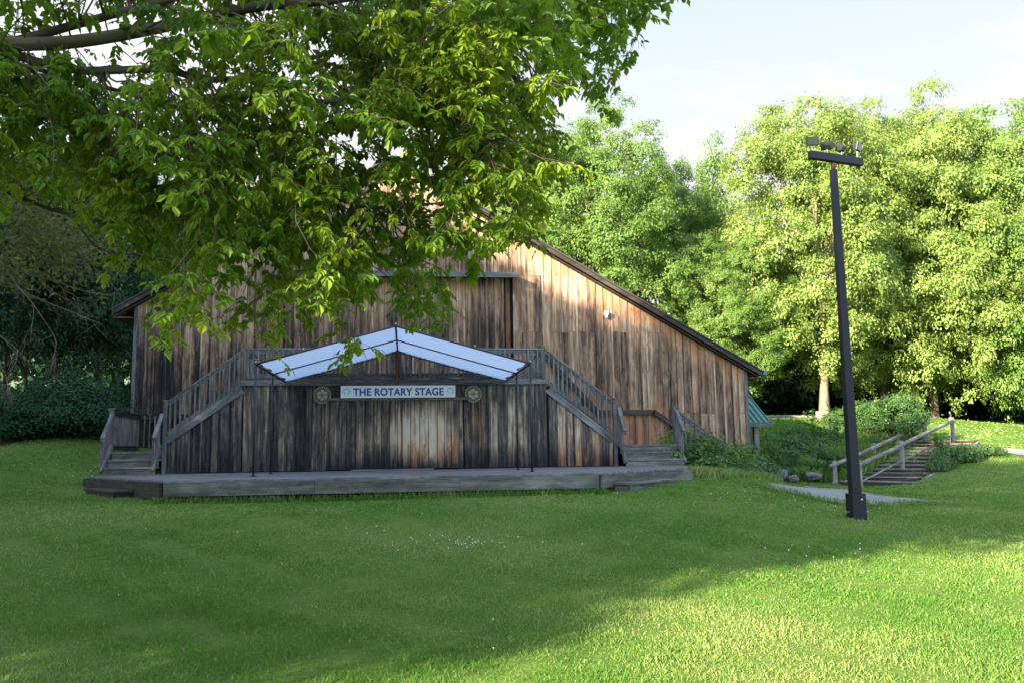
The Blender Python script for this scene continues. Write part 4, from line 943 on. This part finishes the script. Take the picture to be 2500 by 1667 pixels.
OUT = np.array([(-60, -60), (-60, 470), (60, 440), (160, 500), (270, 600), (350, 680), (440, 850), (500, 760), (560, 790), (640, 880), (665, 760), (650, 660), (700, 740), (735, 860), (800, 820), (865, 945), (885, 850), (875, 730), (970, 715), (1000, 850), (1040, 800), (1080, 790), (1095, 690), (1140, 640), (1200, 655), (1260, 620), (1335, 600), (1345, 500), (1390, 420), (1420, 330), (1480, 240), (1545, 200), (1540, 130), (1510, 50), (1600, 50), (1665, 10), (1665, -60)], float)
rgn = np.random.default_rng(77)
def to_px(P): v = P-OE; d_ = v@fw; return np.stack([1250+F*(v@rt)/d_, 833.5-F*(v@up)/d_], -1)
LPX = np.concatenate([to_px(limbA[5:45]), to_px(limbB[5:52])])
def limb_d(px, py): return np.abs(LPX-np.array([px, py+25])).max(1).min()
def sample_targets(n):
    out_ = []
    while len(out_) < n:
        px = rgn.uniform(-60, 1665); py = rgn.uniform(-60, 945)
        if not in_poly(np.array([px]), np.array([py]), OUT)[0]: continue
        if py > 480 and not in_poly(np.array([px]), np.array([py+38]), OUT)[0]: continue
        # thin spots where the sky and barn show
        hole = 0
        for (hx, hy, rx, ry, w) in ((130, 50, 110, 60, .9), (330, 10, 60, 50, .4), (290, 215, 90, 40, .55), (430, 290, 190, 50, .50), (540, 350, 120, 40, .5), (720, 420, 60, 120, .5), (880, 560, 170, 60, .5), (60, 420, 90, 120, .35), (250, 60, 60, 40, .5), (860, 330, 160, 70, .4), (620, 690, 60, 60, .6), (950, 700, 100, 50, .35), (430, 640, 110, 60, .5), (1000, 640, 90, 60, .5), (560, 700, 70, 50, .6)):
            hole = max(hole, w*max(0, 1-((px-hx)/rx)**2-((py-hy)/ry)**2)**.5)
        if rgn.random() < hole: continue
        if limb_d(px, py) < 50 and rgn.random() < .85: continue
        D = rgn.uniform(5.7, 8.8) if px > 300 else rgn.uniform(6.6, 10)
        if px > 1380: D = rgn.uniform(7.6, 9.6)
        out_.append(atD(px, py, D))
    return out_
# leaflet templates: pointed leaflets, some lobed, folded along the midrib
def leaflet_templates():
    ts = []
    for lob in (0, 1, 2):
        if lob == 0: prof = [(0, 0), (.18, .18), (.42, .24), (.72, .14), (1, 0)]
        elif lob == 1: prof = [(0, 0), (.15, .22), (.38, .30), (.50, .17), (1, 0)]
        else: prof = [(0, 0), (.2, .16), (.45, .22), (.62, .24), (1, 0)]
        mid = [(x, 0, -.10*x*x) for x, _ in prof]; l = [(x, w, .09*w/.25-.10*x*x-.03) for x, w in prof[1:-1]]; r_ = [(x, -w, .09*w/.25-.10*x*x-.03) for x, w in prof[1:-1]]
        V = np.array(mid+l+r_, float)   # 5 + 3 + 3
        fs_ = []
        for off in (5, 8):
            fs_ += [(0, 1, off), (1, 2, off), (2, off+1, off), (2, 3, off+1), (3, off+2, off+1), (3, 4, off+2)]
        ts.append((V, np.array(fs_)))
    return ts
LT = leaflet_templates()
LV, LF, LTI = [], [], []; vb = [0]
def add_leaflet(base_, dr, nrm, size, tint):
    V, Fq = LT[int(rgn.random()*3)]; dr = dr/np.linalg.norm(dr); sd = np.cross(nrm, dr); sd /= np.linalg.norm(sd)+1e-9; nn = np.cross(dr, sd)
    Q = base_+size*(V[:, :1]*dr+V[:, 1:2]*sd*1.15+V[:, 2:]*nn); LV.append(Q); LF.append(Fq+vb[0]); vb[0] += len(Q); LTI.append(np.full(len(Q), tint))
def compound_leaf(p, hd, size, tint):
    """petiole goes out along hd then droops; 3 to 7 leaflets"""
    hd = hd/np.linalg.norm(hd); g_ = np.array([0, 0, -1.]); ax = hd*.9+g_*rgn.uniform(.0, .8); ax /= np.linalg.norm(ax); sd = np.cross(ax, g_+rgn.normal(size=3)*.15); sd /= np.linalg.norm(sd)+1e-9
    nrm = np.cross(sd, ax); nrm = nrm if nrm[2] > 0 else -nrm
    q = p+hd*size*.5+g_*size*.1; np_ = rgn.choice([1, 1, 2, 2, 3]); step = size*.42
    for k in range(np_):
        c = q+ax*step*k
        for s_ in (-1, 1):
            d = ax*.55+sd*s_*.85+g_*.35+rgn.normal(size=3)*.12; add_leaflet(c, d, nrm+rgn.normal(size=3)*.25, size*rgn.uniform(.75, 1.05), np.clip(tint+rgn.normal(0, .07), 0, 1))
    add_leaflet(q+ax*step*np_, ax+g_*.3+rgn.normal(size=3)*.1, nrm+rgn.normal(size=3)*.2, size*rgn.uniform(.95, 1.25), np.clip(tint+rgn.normal(0, .07), 0, 1))
    twigs.append((p, q)); 
twigs = []
def branchlet(tgt, dens=1.0, lsize=.071):
    tgt = np.array(tgt); dd = np.linalg.norm(limbs-(tgt+np.array([-.35, 0, .45])), axis=1); i = int(np.argsort(dd)[rgn.integers(0, 6)]); a = limbs[i]; Ln = np.linalg.norm(tgt-a)
    if Ln > 1.7:   # keep twigs short: start part way
        pass
    b1 = a+(tgt-a)*.35+np.array([0, 0, .07*Ln])+rgn.normal(size=3)*.06*Ln; b2 = a+(tgt-a)*.75+np.array([0, 0, .05*Ln])+rgn.normal(size=3)*.06*Ln
    pts = bez([a, b1, b2, tgt], 10); wb.tube(pts, np.linspace(.004+.004*Ln, .0018, 10), 5, cap=False)
    tw = np.clip(rgn.normal(.42, .13), .1, .9)
    if rgn.random() < .08: tw = .9
    def leafy(q0, q1, n, sz):
        d0 = norm(q1-q0)
        for k in range(n):
            t_ = (k+rgn.uniform(.2, 1))/n; p = q0+(q1-q0)*t_; az = rgn.uniform(0, 6.28)
            compound_leaf(p, np.array([math.cos(az), math.sin(az), rgn.uniform(-.2, .45)])+d0*.6, sz*rgn.uniform(.55, 1.25), tw+rgn.normal(0, .06))
    leafy(pts[8], pts[9], max(2, int(3*dens)), lsize)
    ns = int((5+2*min(Ln, 1.6))*dens)
    for k in range(ns):
        j = rgn.uniform(3.5 if Ln > .8 else 1.5, 9); i0 = min(int(j), 8); p = pts[i0]+(pts[i0+1]-pts[i0])*(j-i0); az = rgn.uniform(0, 6.28)
        d0 = norm(np.array([math.cos(az), math.sin(az), rgn.uniform(-.45, .35)])+norm(pts[9]-pts[6])*.5); L1 = rgn.uniform(.10, .34); q = p+d0*L1+np.array([0, 0, -.25*L1])
        wb.tube([p, (p+q)/2+np.array([0, 0, .03*L1]), q], [.0022, .0018, .0012], 4, cap=False); leafy(p+(q-p)*.25, q, 2+int(L1*11), lsize)
for tg_ in sample_targets(500): branchlet(tg_)
# foliage outside the frame, above and to the left
for k in range(170):
    i = rgn.integers(0, len(limbs)); c = limbs[i]+np.array([rgn.normal(0, .5), rgn.normal(0, .9), abs(rgn.normal(.5, .6))+.1])
    v = c-OE; d_ = v@fw; px = 1250+F*(v@rt)/d_; py = 833.5-F*(v@up)/d_
    if d_ > 0 and -40 < px < 2600 and py > -20: continue
    branchlet(c, .8)
for k in range(90):
    c = base+np.array([rgn.normal(0, 1.8), rgn.normal(0, 1.6), rgn.uniform(3.4, 7.5)]); v = c-OE; d_ = v@fw; px = 1250+F*(v@rt)/d_
    if px > -80: continue
    branchlet(c, .8, .1)
wb.build('trunk', M['bark'], nr, smooth=True)
V = np.concatenate(LV)-np.array(nr.location); Fq = np.concatenate(LF).reshape(-1)
link_mesh('leaves', raw_mesh('leaves', V, Fq, 3, {'tint': np.concatenate(LTI)}, True), M['leaf_near'], nr)
pt = MB()
for p, q in twigs[::2]: pt.tube([p, q], .0013, 3, cap=False)
pt.build('leaf_stalks', M['leaf_near'], nr)

# ---------------- dead branches hanging in from the left edge
db = thing('dead_branch_tree', (-12.5, 16.5, z1(-12.5, 16.5)), 'bare dead branches reaching in at the left edge before the dark wood', 'tree')
mb = MB(); b0 = np.array(db.location); rg = np.random.default_rng(5)
mb.tube([b0+np.array([0, 0, -.2]), b0+np.array([.1, 0, 2.5]), b0+np.array([.0, .2, 5]), b0+np.array([.4, .3, 7.5])], [.2, .16, .12, .05], 10)
def twigs_(p, d, Ln, r, dep):
    pts = [p]; 
    for k in range(5): d = norm(d+rg.normal(size=3)*.22+np.array([0, 0, -.06])); pts.append(pts[-1]+d*Ln/5)
    mb.tube(pts, np.linspace(r, r*.45, 6), 5 if dep else 6)
    if dep < 3:
        for k in range((3, 4, 3)[dep]):
            j = rg.integers(1, 6); nd = norm(d+rg.normal(size=3)*.75+np.array([.1, 0, -.35 if dep else -.1])); twigs_(pts[j], nd, Ln*rg.uniform(.35, .6), r*.5, dep+1)
for (px, py, px2, py2, hz) in ((-60, 560, 230, 800, 4.6), (-60, 660, 150, 860, 4.0), (-80, 780, 120, 790, 3.6), (-60, 600, 320, 740, 5), (-60, 840, 40, 870, 3.0), (-60, 500, 150, 560, 5.4)):
    a = atD(px, py, 18.5); b = atD(px2, py2, 17.5); s0 = b0+np.array([.1, .1, hz]); mb.tube([s0, (s0+a)/2+np.array([0, 0, .1]), a], [.05, .03, .02], 7); L_ = np.linalg.norm(b-a); twigs_(a, norm(b-a), L_*.85, .014, 0)
mb.build('trunk', M['twig'], db, smooth=True)
rg = np.random.default_rng(8); P = []
for (px, py, n_) in ((40, 500, 900), (110, 560, 900), (180, 600, 600), (20, 620, 700), (230, 640, 300), (60, 680, 300)):
    c = atD(px, py, 18); P.append(c+rg.normal(size=(n_, 3))*np.array([.5, .5, .26]))
P = np.concatenate(P)-b0; n_ = len(P); V = leaf_cards(P, norm(rg.normal(size=(n_, 3))+np.array([0, 0, .8])), rg.normal(size=(n_, 3))+np.array([.4, 0, -.3]), .11, rg, .4)
link_mesh('leaves', raw_mesh('leaves', V, np.arange(len(V)), 4, {'tint': np.repeat(np.clip(rg.normal(.5, .2, n_), 0, 1), 4)}), M['leaf_yel'], db)

# ---------------- far wood closing the view under the crowns
rg = np.random.default_rng(66)
def wood_band(pts, n, h, name, label, size):
    pts = np.array(pts, float); d = np.r_[0, np.cumsum(np.linalg.norm(np.diff(pts, axis=0), axis=1))]; u = rg.uniform(0, d[-1], n)
    x = np.interp(u, d, pts[:, 0]); y = np.interp(u, d, pts[:, 1]); hh = h*(.8+.15*np.sin(u*.45)+.1*np.sin(u*1.3+1)); q = rg.random(n)
    z = tz(x, y)+hh*q; bul = 1.6*np.sin(u*.9)*np.sin(q*3.1); x = x+rg.normal(0, 1.3, n); y = y+rg.normal(0, 1.6, n)+bul
    P = np.stack([x, y, z], 1); V = leaf_cards(P, norm(rg.normal(size=(n, 3))*.7+np.array([0, -.6, .5])), rg.normal(size=(n, 3))+np.array([0, 0, -.4]), size, rg, .75)
    o = link_mesh(name, raw_mesh(name, V, np.arange(len(V)), 4, {'tint': np.repeat(np.clip(rg.normal(.45, .18, n), 0, 1), 4)}), M['leaf_shaded'], None); tag(o, label, 'wood', kind='stuff')
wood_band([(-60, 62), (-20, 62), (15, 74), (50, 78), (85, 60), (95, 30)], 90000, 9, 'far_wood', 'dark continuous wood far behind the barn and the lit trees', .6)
# ---------------- shrubs and weeds
FBush = tree_meshes(51, 2, 1.25, 1.0, 1.25, 70, 8, 26, .10, rb=.42, low=-.7, rc=.14, r=.05, th=1.6, hollow=.3)
FWeed = tree_meshes(52, 1, .7, .5, .42, 34, 7, 20, .085, rb=.28, low=-.5, rc=.12, r=.02, th=.8, hollow=.2)
FVine = tree_meshes(53, .6, 1.3, .34, .22, 60, 7, 14, .13, rb=.3, low=-.4, rc=.14, r=.015, th=.4, hollow=.1)
def bush(fam, px, py, Y, s, label, leaf='leaf_bush', group='shrubs and weeds round the steps and path', name='shrub', rz=0):
    q = atY(px, py, Y); g0 = z1(q[0], q[1]); z = max(g0-.05, min(q[2], g0+.6)) if False else g0-.05
    return make_tree(name, (q[0], q[1], z), label, 'shrub', group, fam[0], fam[1], s, rz, 'bark', leaf)
bush(FBush, 2190, 1060, 29.5, (.72, .7, .80), 'large rounded green shrub behind the garden steps', rz=.3)
bush(FBush, 2125, 1070, 31, (.62, .6, .62), 'looser shrub joined to the left of the large rounded one', rz=1.7)
bush(FBush, 2060, 1075, 31.5, (.4, .5, .45), 'small feathery shrub left of the lamp post stem', rz=1.1)
bush(FVine, 2340, 1120, 25.8, (.62, .5, .8), 'low vine mound spilling beside the near handrail', name='vine', rz=.4)
bush(FVine, 2400, 1112, 26.2, (.42, .4, .55), 'flatter right end of the vine mound on the slope', name='vine', rz=2.0)
bush(FVine, 2292, 1140, 25.0, (.32, .3, .6), 'lowest trail of vine creeping over the step edging', name='vine', rz=3.0)
k = 0
spots = [(1700, 1165, 21.6, 1.0, 'leafy weed clump against the right end of the stage'), (1730, 1150, 22.2, 1.25, 'tall weed clump beneath the side stair rail'), (1765, 1160, 22.5, 1.1, 'weed clump at the foot of the side stair'), (1800, 1160, 23.0, 1.15, 'weed clump before the right barn corner'),
 (1830, 1150, 23.4, 1.0, 'greyish weed clump touching the barn corner board'), (1670, 1110, 22.2, 1.35, 'bright green vine climbing the outer newel post'), (1745, 1180, 21.2, .7, 'low weeds at the lawn crest below the side stair'), (1795, 1182, 21.6, .7, 'straw coloured weeds beside the porch post'),
 (1880, 1120, 27.5, 1.2, 'weed clump on the bank just right of the porch post'), (1925, 1115, 27.5, 1.5, 'broad weed clump in the middle of the bank'), (1905, 1150, 26.3, .8, 'low weeds behind the path boulders'), (1960, 1150, 26.4, 1.0, 'bright leafy weeds between the boulders'), (2005, 1135, 26.6, 1.25, 'tall leafy weeds before the far handrail'),
 (2045, 1150, 26.5, .9, 'weeds under the lower end of the far handrail'), (1880, 1080, 29.5, 1.6, 'tall weeds high on the bank behind the porch'), (1950, 1075, 29.8, 1.8, 'tall feathery weeds at the top of the bank'), (2010, 1080, 29.5, 1.6, 'tall weeds left of the lamp post on the bank'), (2080, 1105, 28.6, 1.3, 'weeds right behind the lamp post'), (2130, 1095, 28.6, 1.2, 'weeds between the handrails and the rounded shrub'), (2180, 1085, 29.0, 1.1, 'weeds under the far handrail near its top'),
 (1850, 1100, 28.5, 1.5, 'weeds seen beneath the porch roof'), (2230, 1070, 30.2, .9, 'weeds at the top of the garden steps')]
for (px, py, Y, s, lb) in spots:
    k += 1; ws = .42 if Y > 28 else (.68 if Y > 24 else .85)
    bush(FWeed, px, py, Y, (s*ws*1.2, s*ws, s*ws), lb, leaf='leaf_bush' if k % 3 else 'leaf_green', name='weed_clump', rz=k*.9)
# tall weeds with upright leafy stems standing among the clumps
def stem_plants():
    rg = np.random.default_rng(91); k = 0
    lbs = ['tall upright weed stem right of the porch post', 'tall upright weed stem before the split rail fence post', 'tall upright weed stem at the middle of the bank', 'tall pale weed stem left of the lamp post', 'tall upright weed stem by the boulders', 'tall upright weed stem at the far handrail foot', 'leafy stem leaning over the near handrail top', 'leafy stem in front of the barn corner', 'leafy stem at the side stair rail']
    for (px, Y, h) in ((1890, 28.5, 1.1), (1985, 30, 1.3), (1935, 28, 1.2), (2040, 29.5, 1.5), (1915, 26.4, .8), (2010, 26.2, 1.0), (2290, 27.0, .9), (1790, 23.2, .9), (1735, 22.0, .9)):
        q = atY(px, 1100, Y); g0 = z1(q[0], q[1]); t_ = thing('tall_weed', (q[0], q[1], g0), lbs[k], 'weed', 'tall weeds on the bank and by the barn corner'); k += 1; b0 = np.array([q[0], q[1], g0])
        mb = MB(); V = []
        for j in range(9):
            a = rg.uniform(0, 6.28); r = rg.uniform(0, .35); p0 = b0+np.array([math.cos(a)*r, math.sin(a)*r, -.05]); hh = h*rg.uniform(.65, 1.1); p1 = p0+np.array([rg.normal(0, .08), rg.normal(0, .08), hh]); mb.tube([p0, (p0+p1)/2+rg.normal(size=3)*.02, p1], [.008, .006, .003], 5)
            n = int(26*hh/.9); tt = rg.uniform(.2, 1.0, n)[:, None]; P = p0+(p1-p0)*tt; az = rg.uniform(0, 6.28, n); o_ = np.stack([np.cos(az), np.sin(az), np.full(n, .25)], 1); V.append(leaf_cards(P+o_*.055, norm(np.array([0, 0, 1.])+rg.normal(size=(n, 3))*.35), o_, .14, rg, .4))
        mb.build('stem', M['leaf_bush'], t_); V = np.concatenate(V)-b0
        link_mesh('leaves', raw_mesh('leaves', V, np.arange(len(V)), 4, {'tint': np.repeat(np.clip(rg.normal(.6, .15, len(V)//4), 0, 1), 4)}), M['leaf_bush'], t_)
stem_plants()
# white flowers and long grass fringe
def fringe():
    V = []; T = []; rg = np.random.default_rng(3)
    def add(x, y, h, w, n, yel):
        z = tzf(x, y); hh = h*rg.uniform(.4, 1.2, n); ld = rg.uniform(0, 6.28, n); ln = hh*rg.uniform(.1, .6, n); th = rg.uniform(0, 6.28, n)
        v = np.empty((n, 4, 3)); sx_, sy_ = np.cos(th)*w, np.sin(th)*w
        v[:, 0] = np.stack([x-sx_, y-sy_, z-.02], 1); v[:, 1] = np.stack([x+sx_, y+sy_, z-.02], 1); v[:, 2] = np.stack([x+sx_*.6+np.cos(ld)*ln*.5, y+sy_*.6+np.sin(ld)*ln*.5, z+hh*.7], 1); v[:, 3] = np.stack([x+np.cos(ld)*ln, y+np.sin(ld)*ln, z+hh], 1)
        V.append(v.reshape(-1, 3)); T.append(np.repeat(np.clip(rg.normal(yel, .18, n), 0, 1), 4))
    n = 26000; x = rg.uniform(9.9, 19, n); y = rg.uniform(25.0, 34, n); ok = ~in_poly(x, y, BAD[1]) & ~in_poly(x, y, BAD[2]) & (y > 26.2-(x-10)*.25) & (y > 24.6+(x-13.2)*.95)
    add(x[ok], y[ok], .42, .012, ok.sum(), .5)
    n = 4500; t_ = rg.random(n); x = 6.3+3.2*t_+rg.normal(0, .12, n); y = 19.6+2.2*t_+rg.normal(0, .3, n); add(x, y, .28, .008, n, .72)
    n = 3000; x = rg.uniform(-4.2, 3.6, n); y = 15.25+np.abs(rg.normal(0, .06, n))*-1; add(x, y, .11, .006, n, .45)
    n = 8000; t_ = rg.random(n); i = (t_*39).astype(int); e = np.where((rg.random(n) < .5)[:, None], PA[i], PB[i]); x = e[:, 0]+rg.normal(0, .12, n); y = e[:, 1]+rg.normal(0, .12, n); add(x, y, .10, .006, n, .5)
    V = np.concatenate(V); T = np.concatenate(T); o = link_mesh('long_grass', raw_mesh('long_grass', V, np.arange(len(V)), 4, {'tint': T}), M['grass'], None)
    tag(o, 'uncut long grass on the bank and along the stage and path edges', 'grass', kind='stuff')
fringe()
